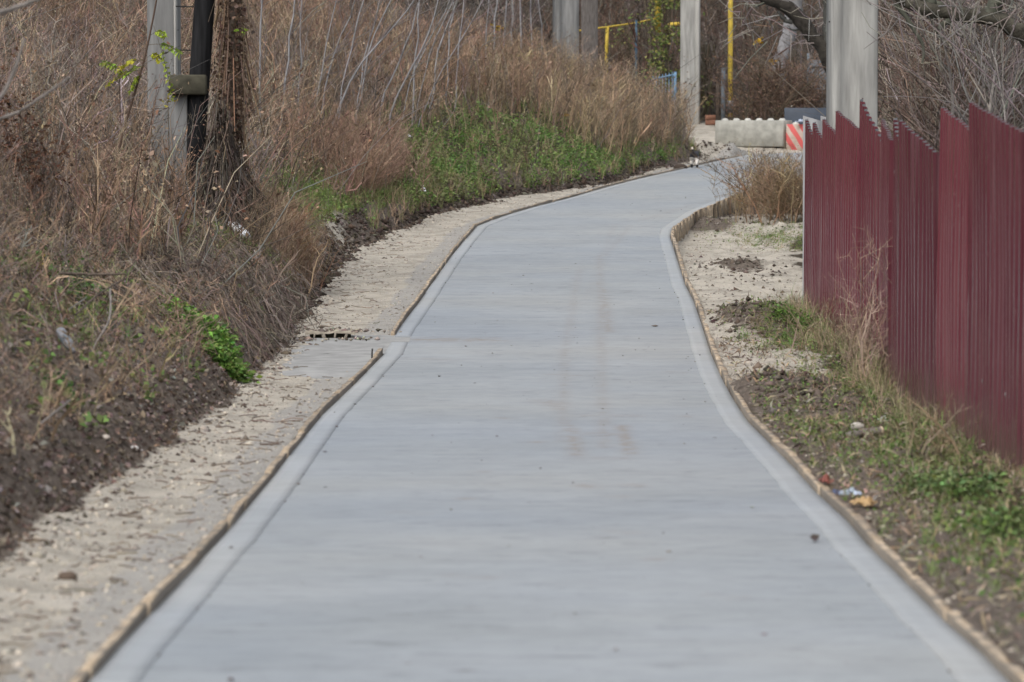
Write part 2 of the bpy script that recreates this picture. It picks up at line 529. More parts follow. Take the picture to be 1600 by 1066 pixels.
class Geo:
    def __init__(s):
        s.v, s.q, s.t, s.c, s.n = [], [], [], [], 0

    def add(s, V, Q=None, T=None, C=None):
        V = np.asarray(V, float).reshape(-1, 3)
        if Q is not None and len(Q):
            s.q.append(np.asarray(Q, np.int64).reshape(-1, 4) + s.n)
        if T is not None and len(T):
            s.t.append(np.asarray(T, np.int64).reshape(-1, 3) + s.n)
        s.v.append(V)
        if C is None:
            C = np.full((len(V), 3), 0.5)
        s.c.append(np.broadcast_to(np.asarray(C, float), (len(V), 3)))
        s.n += len(V)

    def mesh(s, name, mat, tint=False, smooth_=False):
        me = bpy.data.meshes.new(name)
        V = np.concatenate(s.v)
        Q = np.concatenate(s.q) if s.q else np.zeros((0, 4), np.int64)
        T = np.concatenate(s.t) if s.t else np.zeros((0, 3), np.int64)
        me.vertices.add(len(V))
        me.vertices.foreach_set('co', V.astype(np.float32).ravel())
        me.loops.add(Q.size + T.size)
        me.loops.foreach_set('vertex_index', np.concatenate([Q.ravel(), T.ravel()]).astype(np.int32))
        me.polygons.add(len(Q) + len(T))
        st = np.concatenate([np.arange(len(Q)) * 4, Q.size + np.arange(len(T)) * 3]).astype(np.int32)
        me.polygons.foreach_set('loop_start', st)
        if smooth_:
            me.polygons.foreach_set('use_smooth', np.ones(len(st), bool))
        me.update(calc_edges=True)
        if tint:
            ca = me.attributes.new('tint', 'FLOAT_COLOR', 'POINT')
            C = np.concatenate(s.c)
            ca.data.foreach_set('color', np.concatenate([C, np.ones((len(C), 1))], 1).astype(np.float32).ravel())
        me.materials.append(MATS[mat])
        return me

    def build(s, name, mat, parent=None, tint=False, smooth_=False, loc=None):
        """loc: origin of the object (the mesh is given in world coordinates and moved there)"""
        if loc is not None:
            lo = np.asarray(loc, float)
            s.v = [v - lo for v in s.v]
        o = bpy.data.objects.new(name, s.mesh(name, mat, tint, smooth_))
        COL.objects.link(o)
        if parent is not None:
            o.parent = parent
        if loc is not None:
            o.location = loc
            if parent is not None:
                o.location = Vector(loc) - parent.location
        return o


def tag(o, label=None, cat=None, group=None, kind=None):
    for k, v in (('label', label), ('category', cat), ('group', group), ('kind', kind)):
        if v:
            o[k] = v
    return o


def empty(name, loc, rz=0.0, label=None, cat=None, group=None):
    o = bpy.data.objects.new(name, None)
    o.location = loc
    o.rotation_euler = (0, 0, rz)
    o.empty_display_size = 0.2
    COL.objects.link(o)
    return tag(o, label, cat, group)


def unit(v):
    return v / (np.linalg.norm(v, axis=-1, keepdims=True) + 1e-9)


def tubes(g, P, rad, sides=3, C=None, cap=False):
    """P (N,K,3) polylines, rad (N,K)"""
    P = np.asarray(P, float)
    if P.ndim == 2:
        P = P[None]
    Nn, K, _ = P.shape
    rad = np.broadcast_to(np.asarray(rad, float), (Nn, K))
    T = np.gradient(P, axis=1)
    T = unit(T)
    ref = np.tile(np.array([0.31, 0.2, 0.05]), (Nn, K, 1))
    ref[np.abs(T[..., 2]) < 0.5] = (0.05, 0.1, 1.0)
    U = unit(np.cross(T, ref))
    W = np.cross(T, U)
    a = np.arange(sides) * 2 * np.pi / sides
    ring = P[:, :, None] + rad[:, :, None, None] * (np.cos(a)[:, None] * U[:, :, None] + np.sin(a)[:, None] * W[:, :, None])
    V = ring.reshape(-1, 3)
    n = np.arange(Nn)[:, None, None] * K * sides
    k = np.arange(K - 1)[None, :, None] * sides
    j = np.arange(sides)[None, None, :]
    j2 = (j + 1) % sides
    Q = np.stack([n + k + j, n + k + j2, n + k + sides + j2, n + k + sides + j], -1).reshape(-1, 4)
    Tt = None
    if cap:
        fan = []
        for i in range(1, sides - 1):
            fan.append(np.stack([n[:, 0, 0], n[:, 0, 0] + i + 1, n[:, 0, 0] + i], -1))
            e = n[:, 0, 0] + (K - 1) * sides
            fan.append(np.stack([e, e + i, e + i + 1], -1))
        Tt = np.concatenate(fan)
    if C is not None:
        C = np.asarray(C, float)
        if C.ndim == 2:
            C = np.repeat(C, K * sides, 0)
    g.add(V, Q, Tt, C)


def ribbons(g, P, wid, C=None):
    Nn, K, _ = P.shape
    wid = np.broadcast_to(np.asarray(wid, float), (Nn, K))
    T = unit(np.gradient(P, axis=1))
    rv = RNG.normal(size=(Nn, 1, 3))
    S = unit(np.cross(T, np.broadcast_to(rv, T.shape)))
    V = np.stack([P - S * wid[..., None] / 2, P + S * wid[..., None] / 2], 2).reshape(-1, 3)
    n = np.arange(Nn)[:, None] * K * 2
    k = np.arange(K - 1)[None, :] * 2
    Q = np.stack([n + k, n + k + 1, n + k + 3, n + k + 2], -1).reshape(-1, 4)
    if C is not None:
        C = np.repeat(C, K * 2, 0)
    g.add(V, Q, None, C)


def leaf_quads(g, P, size, C, up=0.5, aspect=0.45, dirs=None, droop=0.0):
    Nn = len(P)
    A = RNG.normal(size=(Nn, 3)) if dirs is None else dirs + RNG.normal(size=(Nn, 3)) * 0.35
    A[:, 2] = A[:, 2] * 0.6 - droop
    A = unit(A)
    nrm = RNG.normal(size=(Nn, 3)) * (1 - up) + np.array([0, 0, up])
    S = unit(np.cross(A, nrm))
    Nv = np.cross(S, A)
    s = np.asarray(size)[:, None]
    V = np.stack([P - A * s * 0.5, P + S * s * aspect + Nv * s * 0.13, P + A * s * 0.5 - Nv * s * 0.1, P - S * s * aspect + Nv * s * 0.13], 1).reshape(-1, 3)
    Q = np.arange(Nn * 4).reshape(-1, 4)
    g.add(V, Q, None, np.repeat(C, 4, 0))


_ph = (1 + 5 ** 0.5) / 2
ICO_V = unit(np.array([(-1, _ph, 0), (1, _ph, 0), (-1, -_ph, 0), (1, -_ph, 0), (0, -1, _ph), (0, 1, _ph), (0, -1, -_ph), (0, 1, -_ph), (_ph, 0, -1), (_ph, 0, 1), (-_ph, 0, -1), (-_ph, 0, 1)], float))
ICO_T = np.array([(0, 11, 5), (0, 5, 1), (0, 1, 7), (0, 7, 10), (0, 10, 11), (1, 5, 9), (5, 11, 4), (11, 10, 2), (10, 7, 6), (7, 1, 8), (3, 9, 4), (3, 4, 2), (3, 2, 6), (3, 6, 8), (3, 8, 9), (4, 9, 5), (2, 4, 11), (6, 2, 10), (8, 6, 7), (9, 8, 1)])


OCT_V = np.array([(1, 0, 0), (0, 1, 0), (-1, 0, 0), (0, -1, 0), (0, 0, 1), (0, 0, -1)], float)
OCT_T = np.array([(0, 1, 4), (1, 2, 4), (2, 3, 4), (3, 0, 4), (1, 0, 5), (2, 1, 5), (3, 2, 5), (0, 3, 5)])


def lumps(g, P, size, C, flat=0.65, rough=0.28, fine=False):
    Nn = len(P)
    if not fine:                       # a few pixels at most: eight faces do
        a = RNG.uniform(0, 6.28, Nn)
        sc = np.asarray(size)[:, None] * RNG.uniform(0.6, 1.35, (Nn, 3))
        sc[:, 2] *= flat
        V = OCT_V[None] * sc[:, None] * (1 + RNG.normal(size=(Nn, 6, 1)) * rough)
        ca, sa = np.cos(a)[:, None], np.sin(a)[:, None]
        V = np.stack([V[..., 0] * ca - V[..., 1] * sa, V[..., 0] * sa + V[..., 1] * ca, V[..., 2]], -1) + P[:, None]
        g.add(V.reshape(-1, 3), None, (OCT_T[None] + np.arange(Nn)[:, None, None] * 6).reshape(-1, 3), np.repeat(C, 6, 0))
        return
    sc = np.asarray(size)[:, None] * RNG.uniform(0.6, 1.3, (Nn, 3))
    sc[:, 2] *= flat
    V = ICO_V[None] * sc[:, None] * (1 + RNG.normal(size=(Nn, 12, 1)) * rough) + P[:, None]
    T = (ICO_T[None] + np.arange(Nn)[:, None, None] * 12).reshape(-1, 3)
    g.add(V.reshape(-1, 3), None, T, np.repeat(C, 12, 0))


def jit(col, n, v=0.2, hue=0.06):
    col = np.asarray(col, float)
    return np.clip(col * (1 + RNG.normal(size=(n, 1)) * v) * (1 + RNG.normal(size=(n, 3)) * hue), 0.005, 1)


def pick(cols, n, p=None, v=0.2):
    cols = np.asarray(cols, float)
    return jit(cols[RNG.choice(len(cols), n, p=p)], n, v)


def box(g, c, s, rz=0.0, C=None, tilt=None, bev=0.0):
    """bevel-less or chamfered box: centre c, full size s"""
    x, y, z = [q / 2 for q in s]
    if bev:
        pts, b_ = [], bev
        for sx_ in (-1, 1):
            for sy in (-1, 1):
                for sz in (-1, 1):
                    pts += [(sx_ * (x - b_), sy * (y - b_), sz * z), (sx_ * (x - b_), sy * y, sz * (z - b_)), (sx_ * x, sy * (y - b_), sz * (z - b_))]
        import bmesh
        bm = bmesh.new()
        for p in pts:
            bm.verts.new(p)
        bmesh.ops.convex_hull(bm, input=bm.verts)
        bm.verts.ensure_lookup_table()
        V = np.array([v.co[:] for v in bm.verts])
        bm.verts.index_update()
        T = np.array([[v.index for v in f.verts] for f in bm.faces if len(f.verts) == 3])
        bm.free()
        Q = None
    else:
        V = np.array([(-x, -y, -z), (x, -y, -z), (x, y, -z), (-x, y, -z), (-x, -y, z), (x, -y, z), (x, y, z), (-x, y, z)])
        Q = np.array([(0, 3, 2, 1), (4, 5, 6, 7), (0, 1, 5, 4), (1, 2, 6, 5), (2, 3, 7, 6), (3, 0, 4, 7)])
        T = None
    Mx = Matrix.Rotation(rz, 3, 'Z')
    if tilt:
        Mx = Mx @ Matrix.Rotation(tilt[0], 3, 'X') @ Matrix.Rotation(tilt[1], 3, 'Y')
    V = V @ np.array(Mx).T + np.array(c)
    g.add(V, Q, T, C)


def curve(pts, K):
    """smooth resample of a coarse polyline"""
    pts = np.asarray(pts, float)
    d = np.r_[0, np.cumsum(np.linalg.norm(np.diff(pts, axis=0), axis=1))]
    n = len(pts)
    s = np.linspace(0, d[-1], K)
    out = np.stack([np.interp(s, d, pts[:, i]) for i in range(3)], 1)
    for _ in range(2):
        out[1:-1] = (out[:-2] + 2 * out[1:-1] + out[2:]) / 4
    return out


# plants ------------------------------------------------------------
def weeds(g, P, h, col, nb=9, lean=0.12, bias=(0, 0), fan=0.5, wid=0.006, headsz=0.016, heads=1, ulow=0.2, blen=(0.16, 0.36), gl=None, sub=True):
    """dry branching stems: crooked stem, upward branches, side twigs and small seed heads"""
    n = len(P)
    h = np.asarray(h, float)
    L = RNG.normal(size=(n, 2)) * lean + np.asarray(bias)
    wob = RNG.normal(size=(n, 2)) * 0.05
    ph = RNG.uniform(0, 6, (n, 2))

    def pos(i, u):
        hh = h[i]
        x = P[i, 0] + hh * (L[i, 0] * u ** 1.5 + wob[i, 0] * (np.sin(u * 6 + ph[i, 0]) - np.sin(ph[i, 0])))
        y = P[i, 1] + hh * (L[i, 1] * u ** 1.5 + wob[i, 1] * (np.sin(u * 5 + ph[i, 1]) - np.sin(ph[i, 1])))
        z = P[i, 2] - 0.05 + hh * u
        return np.stack([x, y, z], -1)
    us = np.array([0, 0.28, 0.55, 0.8, 1.0])
    I = np.arange(n)
    S = np.stack([pos(I, np.full(n, u)) for u in us], 1)
    wv = wid * np.exp(RNG.normal(size=(n, 1)) * 0.5)
    ribbons(g, S, wv * np.array([1.4, 1.2, 1.0, 0.7, 0.35])[None], col)
    i2 = np.repeat(I, nb)
    m_ = n * nb
    u0 = RNG.uniform(ulow, 0.97, m_)
    st = pos(i2, u0)
    az = RNG.uniform(0, 2 * np.pi, m_)
    bl = h[i2] * RNG.uniform(*blen, m_) * (1.25 - 0.6 * u0)
    fz = fan * RNG.uniform(0.4, 1.9, m_)
    rise = RNG.uniform(0.15, 0.8, m_)
    out = np.stack([np.cos(az) * fz + L[i2, 0], np.sin(az) * fz + L[i2, 1], np.zeros(m_)], -1)
    kink = RNG.normal(size=(m_, 3)) * 0.09 * bl[:, None]

    def bp(v):
        p = st + bl[:, None] * out * v + kink * np.sin(v * 3.14159)
        p[:, 2] += bl * (rise * v + 0.25 * v * v)
        return p
    Bp = np.stack([bp(0.0), bp(0.5), bp(1.0)], 1)
    cb = np.clip(col[i2] * RNG.uniform(0.65, 1.35, (m_, 1)), 0, 1)
    ribbons(g, Bp, wv[i2] * np.array([0.75, 0.6, 0.35])[None], cb)
    if sub:
        s0 = bp(0.55)
        dv = RNG.normal(size=(m_, 3)) * 0.5 + out * 0.6 + np.array([0, 0, 0.35])
        ribbons(g, np.stack([s0, s0 + dv * (bl * RNG.uniform(0.25, 0.7, m_))[:, None]], 1), wid * np.array([0.55, 0.35])[None] * np.ones((m_, 1)), cb * 0.95)
    for k in range(heads):
        v = RNG.uniform(0.35, 1.0, m_)
        pp = st + bl[:, None] * out * v[:, None]
        pp[:, 2] += bl * (rise * v + 0.25 * v * v)
        leaf_quads(gl or g, pp + RNG.normal(size=pp.shape) * 0.008, headsz * RNG.uniform(0.5, 1.6, m_), np.clip(cb * RNG.uniform(0.8, 1.35, (m_, 1)), 0, 1), up=0.2, aspect=0.3)


def blades(g, P, h, col, nb=8, wid=0.006, spread=0.45):
    n = len(P) * nb
    i = np.repeat(np.arange(len(P)), nb)
    hh = np.asarray(h)[i] * RNG.uniform(0.5, 1.1, n)
    az = RNG.uniform(0, 2 * np.pi, n)
    sp = spread * RNG.uniform(0.2, 1.3, n)
    d = np.stack([np.cos(az), np.sin(az)], -1)
    b0 = P[i].copy()
    b0[:, :2] += RNG.normal(size=(n, 2)) * 0.02
    b0[:, 2] -= 0.02

    def q(u):
        p = b0.copy()
        p[:, :2] += d * (hh * sp * u ** 1.8)[:, None]
        p[:, 2] += hh * (u - 0.35 * sp * u * u)
        return p
    ribbons(g, np.stack([q(0.0), q(0.55), q(1.0)], 1), wid * np.array([1.0, 0.8, 0.15])[None] * np.ones((n, 1)), np.clip(col[i] * RNG.uniform(0.7, 1.3, (n, 1)), 0, 1))


def scatter(n, x0, x1, y0, y1):
    return RNG.uniform(x0, x1, n), RNG.uniform(y0, y1, n)


def on_ground(X, Y):
    return np.stack([X, Y, ground(X, Y)], -1)


def in_view(X, Y, m=1.3):
    return np.abs(X) < Y * 800 / FPX + m


def branchy(seed, base, height, lean, r0, levels=3, kids=6, spread=0.8, crook=0.18, up=0.35):
    """bare tree skeleton -> [trunk polylines], [branch polylines] (points, radii)"""
    rg = random.Random(seed)
    trunk, br = [], []

    def grow(p, d, length, r, lev):
        K = 6 if lev == 0 else (5 if lev == 1 else 4)
        pts, rr = [np.array(p)], [r]
        dd = np.array(d, float)
        for k in range(1, K):
            dd = dd + np.array([rg.gauss(0, crook), rg.gauss(0, crook), rg.gauss(0, crook) * 0.6 + up * 0.12])
            dd /= np.linalg.norm(dd)
            pts.append(pts[-1] + dd * length / (K - 1))
            rr.append(r * (1 - 0.72 * k / (K - 1)))
        (trunk if lev == 0 else br).append((np.array(pts), np.array(rr), lev))
        if lev >= levels:
            return
        nk = kids if lev else kids
        for _ in range(nk):
            u = rg.uniform(0.25 if lev else 0.3, 1.0) * (K - 1)
            k = min(int(u), K - 2)
            f = u - k
            p0 = pts[k] * (1 - f) + pts[k + 1] * f
            r_ = (rr[k] * (1 - f) + rr[k + 1] * f) * rg.uniform(0.4, 0.7)
            t_ = pts[k + 1] - pts[k]
            t_ /= np.linalg.norm(t_)
            rv = np.array([rg.gauss(0, 1), rg.gauss(0, 1), rg.gauss(0, 0.7)])
            rv -= t_ * rv.dot(t_)
            rv /= np.linalg.norm(rv) + 1e-9
            nd = t_ * (1 - 0.45 * spread) + rv * spread + np.array([0, 0, up])
            nd /= np.linalg.norm(nd)
            grow(p0, nd, length * rg.uniform(0.38, 0.66), max(r_, 0.004), lev + 1)
    d0 = np.array([lean[0], lean[1], 1.0])
    grow(base, d0 / np.linalg.norm(d0), height, r0, 0)
    return trunk, br


def bare_tree(name, label, cat, base, height, lean, r0, mat_t='bark_brown', seed=1, levels=3, kids=6, spread=0.8, crook=0.18, up=0.35, twigcol=(0.2, 0.17, 0.15), group=None, trunk_pts=None, twig_extra=0):
    base = np.array(base, float)
    e = empty(name, tuple(base), 0, label, cat, group)
    tr, br = branchy(seed, base - np.array([0, 0, 0.1]), height, lean, r0, levels, kids, spread, crook, up)
    g = Geo()
    for p, r_, _ in tr:
        tubes(g, curve(p, 12), np.interp(np.linspace(0, 1, 12), np.linspace(0, 1, len(r_)), r_), 8)
    g.build('trunk', mat_t, e, smooth_=True, loc=tuple(base))
    g = Geo()
    for lev in (1, 2, 3, 4):
        sel = [b for b in br if b[2] == lev]
        if sel:
            P = np.stack([b[0] for b in sel])
            rd = np.stack([b[1] for b in sel])
            tubes(g, P, np.maximum(rd, 0.0035), 5 if lev == 1 else 3, jit(twigcol, len(sel), 0.2))
            if lev == max(b[2] for b in br) and twig_extra:
                idx = np.repeat(np.arange(len(sel)), twig_extra)
                k = RNG.integers(1, P.shape[1], len(idx))
                st = P[idx, k]
                dv = RNG.normal(size=st.shape) * 0.6 + unit(P[idx, -1] - P[idx, 0])
                ln = RNG.uniform(0.1, 0.35, len(idx))[:, None]
                ribbons(g, np.stack([st, st + dv * ln * 0.5, st + dv * ln + RNG.normal(size=st.shape) * 0.03], 1), np.full((len(idx), 3), 0.006), jit(twigcol, len(idx), 0.25))
    g.build('crown', 'stems', e, tint=True, loc=tuple(base))
    return e


# ================================================================== LARGE STRUCTURE
# ---- ground, one sheet out to the horizon
xs = np.unique(np.r_[-900, -400, -200, -100, -60, -40, -30, -24, -20, np.arange(-17, -6, 0.35), np.arange(-6, 5.6, 0.075), np.arange(5.6, 12, 0.3), 14, 18, 24, 32, 45, 70, 120, 250, 900].round(4))
ys = np.unique(np.r_[-300, -100, -40, -15, -5, 2, 6, np.arange(9, 60, 0.11), np.arange(60, 98, 0.17), np.arange(98, 140, 1.0), 150, 165, 185, 210, 260, 330, 450, 700, 1500].round(4))
GX, GY = np.meshgrid(xs, ys)
GZ = ground(GX, GY)
nx, ny = len(xs), len(ys)
g = Geo()
ii = np.arange(nx * ny).reshape(ny, nx)
Q = np.stack([ii[:-1, :-1], ii[:-1, 1:], ii[1:, 1:], ii[1:, :-1]], -1).reshape(-1, 4)
g.add(np.stack([GX, GY, GZ], -1).reshape(-1, 3), Q)
gnd = g.build('ground', 'ground', smooth_=True)
tag(gnd, kind='structure')
tF = XF(GY) - GX
tR = GX - XR(GY)
nz = fbm(GX * 1.1, GY * 0.8, 31)
grav = smooth(0.10, -0.10, tF) * (GX < XL(GY) + 0.3) * smooth(93, 90, GY)
right_g = (tR > -0.3) * smooth(1.15, 0.5, tR + (nz - 0.5) * 1.4) * smooth(29, 33, GY) * smooth(60, 52, GY)
right_g = np.maximum(right_g, (tR > -0.3) * smooth(2.2, 1.4, tR + (nz - 0.5) * 1.2) * smooth(38, 44, GY) * smooth(72, 60, GY) * 0.9)
far = smooth(89, 91, GY) * smooth(99, 96, GY) * (GX > 1.5) * 0.8
bench = np.exp(-(((GX + 2.6) / 0.4) ** 2 + ((GY - 53.0) / 4.0) ** 2)) * (0.35 + 0.75 * nz)
grav = np.clip(np.maximum.reduce([grav * (0.62 + 0.5 * fbm(GX * 0.8, GY * 0.5, 77)), right_g, far, bench]), 0, 1)
darkz = np.clip(smooth(1.9, 0.2, tF) * (tF > -0.1) + smooth(1.2, 0.5, tR) * (tR > 0), 0, 1) * (0.5 + 0.6 * nz)
churn = sum(np.exp(-(((GX - a_) / s_) ** 2 + ((GY - b_) / (s_ * 3.2)) ** 2)) for a_, b_, s_ in ((2.1, 29.5, 0.42), (2.45, 38.8, 0.38), (2.9, 49.0, 0.3), (3.1, 63, 0.5), (4.7, 88.4, 0.8)))
grav = grav * (1 - np.clip(churn * 1.3, 0, 1) * (tR > 0))
darkz = np.clip(darkz + churn * (tR > 0), 0, 1)
cem = np.clip(smooth(-0.55, -0.1, GX - XL(GY)) * 0.75 + 0.12, 0, 1) * np.where(tR > 0, 0.2, 1.0)
at_ = gnd.data.attributes.new('zone', 'FLOAT_COLOR', 'POINT')
at_.data.foreach_set('color', np.stack([grav, darkz, cem, np.ones_like(nz)], -1).astype(np.float32).ravel())

# ---- the concrete path: slab and trowelled borders
YS = np.unique(np.r_[np.arange(4, 11, 0.5), np.arange(11, 60, 0.12), np.arange(60, 91.4, 0.2)].round(3))


def edge_pts(inset_l, inset_r):
    l, r = XL(YS) + inset_l, XR(YS) - inset_r
    return l, r


def wob(Y, s, a):
    return (fbm(Y * 2.1, Y * 0 + s, int(s * 10), 3) - 0.5) * a


BW = 0.165
il = XL(YS) + BW + wob(YS, 1.7, 0.018)
ir = XR(YS) - BW - wob(YS, 2.9, 0.018)
nc = 60
us = np.linspace(0, 1, nc)
PX = il[:, None] * (1 - us) + ir[:, None] * us
PY = np.repeat(YS[:, None], nc, 1)
PZ = zp(PY) + 0.004 * (fbm(PX * 1.5, PY * 1.5, 8) - 0.5)
# the near formwork break at the drain leaves a rough transverse seam
d0 = hit(640, 531)
seam = np.exp(-((PY - d0.y) / 0.35) ** 2) * smooth(0.55, 0.1, PX - (-1.3))
PZ = PZ - 0.02 * seam * fbm(PX * 9, PY * 9, 4)
V = np.stack([PX, PY, PZ], -1)
ii = np.arange(V.shape[0] * nc).reshape(-1, nc)
Q = np.stack([ii[:-1, :-1], ii[:-1, 1:], ii[1:, 1:], ii[1:, :-1]], -1).reshape(-1, 4)
g = Geo()
g.add(V.reshape(-1, 3), Q)
for (cx, col_) in ((PX[:, 0], 0), (PX[:, -1], nc - 1)):        # slab sides
    top = V[:, col_]
    bot = top - np.array([0, 0, 0.15])
    W = np.stack([top, bot], 1).reshape(-1, 3)
    k = np.arange(len(YS) - 1) * 2
    q = np.stack([k, k + 1, k + 3, k + 2], -1)
    g.add(W, q if col_ else q[:, ::-1])
path = tag(g.build('path', 'path_concrete'), kind='structure')
mud = np.zeros(g.n)


def mark(px0, py0, px1, py1, wid, amt):
    a_, b_ = hit(px0, py0), hit(px1, py1)
    A = np.array([a_.x, a_.y])
    D = np.array([b_.x - a_.x, b_.y - a_.y])
    p = np.concatenate(g.v)[:, :2] - A
    s = np.clip((p @ D) / (D @ D), 0, 1)
    dd = np.linalg.norm((p - s[:, None] * D) * np.array([1, 1]), axis=1)
    global mud
    mud = np.maximum(mud, amt * np.exp(-(dd / wid) ** 2))


for a in ((943, 700, 937, 400, 0.05, 0.5), (952, 520, 940, 450, 0.06, 0.75), (880, 690, 884, 560, 0.05, 0.45), (880, 560, 905, 420, 0.05, 0.4), (830, 690, 852, 691, 0.05, 1.0), (905, 757, 925, 762, 0.05, 1.0), (983, 757, 1000, 760, 0.05, 1.0), (942, 775, 975, 776, 0.04, 1.0), (708, 778, 738, 780, 0.04, 0.9), (738, 736, 760, 738, 0.04, 0.9), (1046, 581, 1068, 582, 0.05, 0.9), (1062, 650, 1080, 652, 0.05, 0.9), (778, 653, 800, 655, 0.05, 0.8), (860, 585, 915, 588, 0.06, 0.8), (640, 560, 700, 562, 0.15, 0.4), (1000, 872, 1030, 874, 0.04, 0.8), (950, 830, 990, 832, 0.05, 0.7), (620, 800, 660, 802, 0.05, 0.6), (700, 900, 760, 903, 0.05, 0.6), (1110, 930, 1150, 934, 0.04, 0.7), (890, 665, 902, 712, 0.05, 1.0), (972, 665, 985, 710, 0.05, 1.0),
          (945, 400, 985, 352, 0.05, 0.35), (915, 470, 960, 350, 0.05, 0.25), (895, 650, 990, 650, 0.12, 0.5), (915, 678, 955, 678, 0.12, 0.9), (930, 716, 965, 716, 0.12, 0.6),
          (600, 531, 750, 531, 0.3, 0.95), (1150, 300, 1000, 345, 0.08, 0.25), (850, 625, 880, 640, 0.1, 0.6)):
    mark(*a)
am = path.data.attributes.new('mud', 'FLOAT', 'POINT')
am.data.foreach_set('value', mud.astype(np.float32))

for side in (-1, 1):
    if side < 0:
        xo, xi = XL(YS), il - 0.0008
    else:
        xo, xi = XR(YS), ir + 0.0008
    f = np.array([0, 0.33, 0.66, 1.0])
    X_ = xo[:, None] * (1 - f) + xi[:, None] * f
    Y_ = np.repeat(YS[:, None], 4, 1)
    keep = (YS < d0.y - 0.25) | (YS > d0.y + 0.45) if side < 0 else YS > 0
    Z_ = zp(Y_) + 0.0025 + 0.003 * (fbm(X_ * 2, Y_ * 2, 9) - 0.5)
    W = np.stack([X_, Y_, Z_], -1)
    prof = np.concatenate([W[:, :1] - [0, 0, 0.15], W, W[:, 3:] - [0, 0, 0.04]], 1)
    n_ = prof.shape[1]
    ii = np.arange(len(YS) * n_).reshape(-1, n_)
    Q = np.stack([ii[:-1, :-1], ii[:-1, 1:], ii[1:, 1:], ii[1:, :-1]], -1)
    Q = Q[keep[:-1] & keep[1:]].reshape(-1, 4)
    if side > 0:
        Q = Q[:, ::-1]
    g = Geo()
    g.add(prof.reshape(-1, 3), Q)
    for j in range(1, len(YS)):                       # close the strip where it is interrupted
        if keep[j] != keep[j - 1]:
            c_ = prof[j if keep[j] else j - 1]
            g.add(np.r_[c_, [c_[-1] - [0, 0, 0.11]]], [(0, 1, 2, 6), (6, 2, 3, 4), (6, 4, 5, 5)][:2], [(6, 4, 5)])
    g.build('border_strip', 'border_concrete', path)

# rough filled band where the left border is interrupted
g = Geo()
yb = np.linspace(hit(604, 551).y - 0.1, d0.y + 0.75, 30)
xb = np.linspace(-0.62, BW + 0.004, 16)
BX, BY = np.meshgrid(xb, yb)
BX = BX + XL(BY)
BZ = zp(BY) - 0.006 + 0.024 * (fbm(BX * 6, BY * 9, 51) - 0.5)
ii = np.arange(BX.size).reshape(BX.shape)
g.add(np.stack([BX, BY, BZ], -1).reshape(-1, 3), np.stack([ii[:-1, :-1], ii[:-1, 1:], ii[1:, 1:], ii[1:, :-1]], -1).reshape(-1, 4))
g.build('seam_fill', 'apron_concrete', path, smooth_=True)

# ---- concrete apron and drain beside it
yd = d0.y + 0.2
ay0, ay1 = hit(520, 588).y, yd + 0.1
g = Geo()
yb = np.linspace(ay0, ay1, 24)
ub = np.linspace(0, 1, 20)
AY = np.repeat(yb[:, None], 20, 1)
xl_ = XF(yb) + 0.05 + wob(yb, 4.4, 0.2)
AX = xl_[:, None] * (1 - ub) + (XL(yb) - 0.05)[:, None] * ub
fy = (AY - ay0) / (ay1 - ay0)
AY = AY + (1 - fy) * 0.7 * (fbm(AX * 3, AY * 0, 61) - 0.5)
AZ = zp(AY) - 0.004 + 0.012 * (fbm(AX * 3, AY * 3, 62) - 0.5) - 0.05 * smooth(0.12, 0, fy) - 0.05 * smooth(0.1, 0, np.repeat(ub[None], 24, 0))
ii = np.arange(AX.size).reshape(AX.shape)
g.add(np.stack([AX, AY, AZ], -1).reshape(-1, 3), np.stack([ii[:-1, :-1], ii[:-1, 1:], ii[1:, 1:], ii[1:, :-1]], -1).reshape(-1, 4))
tag(g.build('apron', 'apron_concrete', smooth_=True), kind='structure')

dp = at(515, 541, yd)
dz = float(zp(yd)) + 0.0
e = empty('drain_inlet', (dp.x, yd, dz), 0, 'small dark storm drain slot with concrete bars in the left gravel verge', 'drain')
g = Geo()
SV = np.linspace(-0.24, 0.24, 13)
top_ = np.stack([dp.x + SV, yd + 0.03 + 0.05 * fbm(SV * 9, SV * 0, 83), dz + 0.05 + 0.025 * fbm(SV * 12, SV * 0, 81)], -1)
back_ = top_ + [0, 0.4, 0.0]
low_ = top_ - [0, 0, 0.012] - np.stack([SV * 0, SV * 0, 0.03 * fbm(SV * 14, SV * 0, 82)], -1)
k_ = np.arange(12)
g.add(np.r_[low_, top_, back_], np.r_[np.stack([k_, k_ + 1, k_ + 14, k_ + 13], -1), np.stack([k_ + 13, k_ + 14, k_ + 27, k_ + 26], -1)])
g.build('lintel', 'verge_crust', e, loc=(dp.x, yd, dz))
g = Geo()
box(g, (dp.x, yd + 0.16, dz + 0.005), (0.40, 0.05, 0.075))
g.build('recess', 'mossy_shade_concrete', e, loc=(dp.x, yd, dz))  # dark box paints the shade inside the slot
for i, fx in enumerate((-0.15, -0.06, 0.05, 0.155)):
    g = Geo()
    box(g, (dp.x + fx, yd + 0.07 + 0.01 * (i % 2), dz + 0.02), ((0.014, 0.034, 0.02, 0.026)[i], 0.04, (0.06, 0.068, 0.062, 0.05)[i]), tilt=(0.2, (0.1, -0.25, 0.15, 0.4)[i]), bev=0.004)
    g.build('bar', 'verge_crust', e, loc=(dp.x, yd, dz))


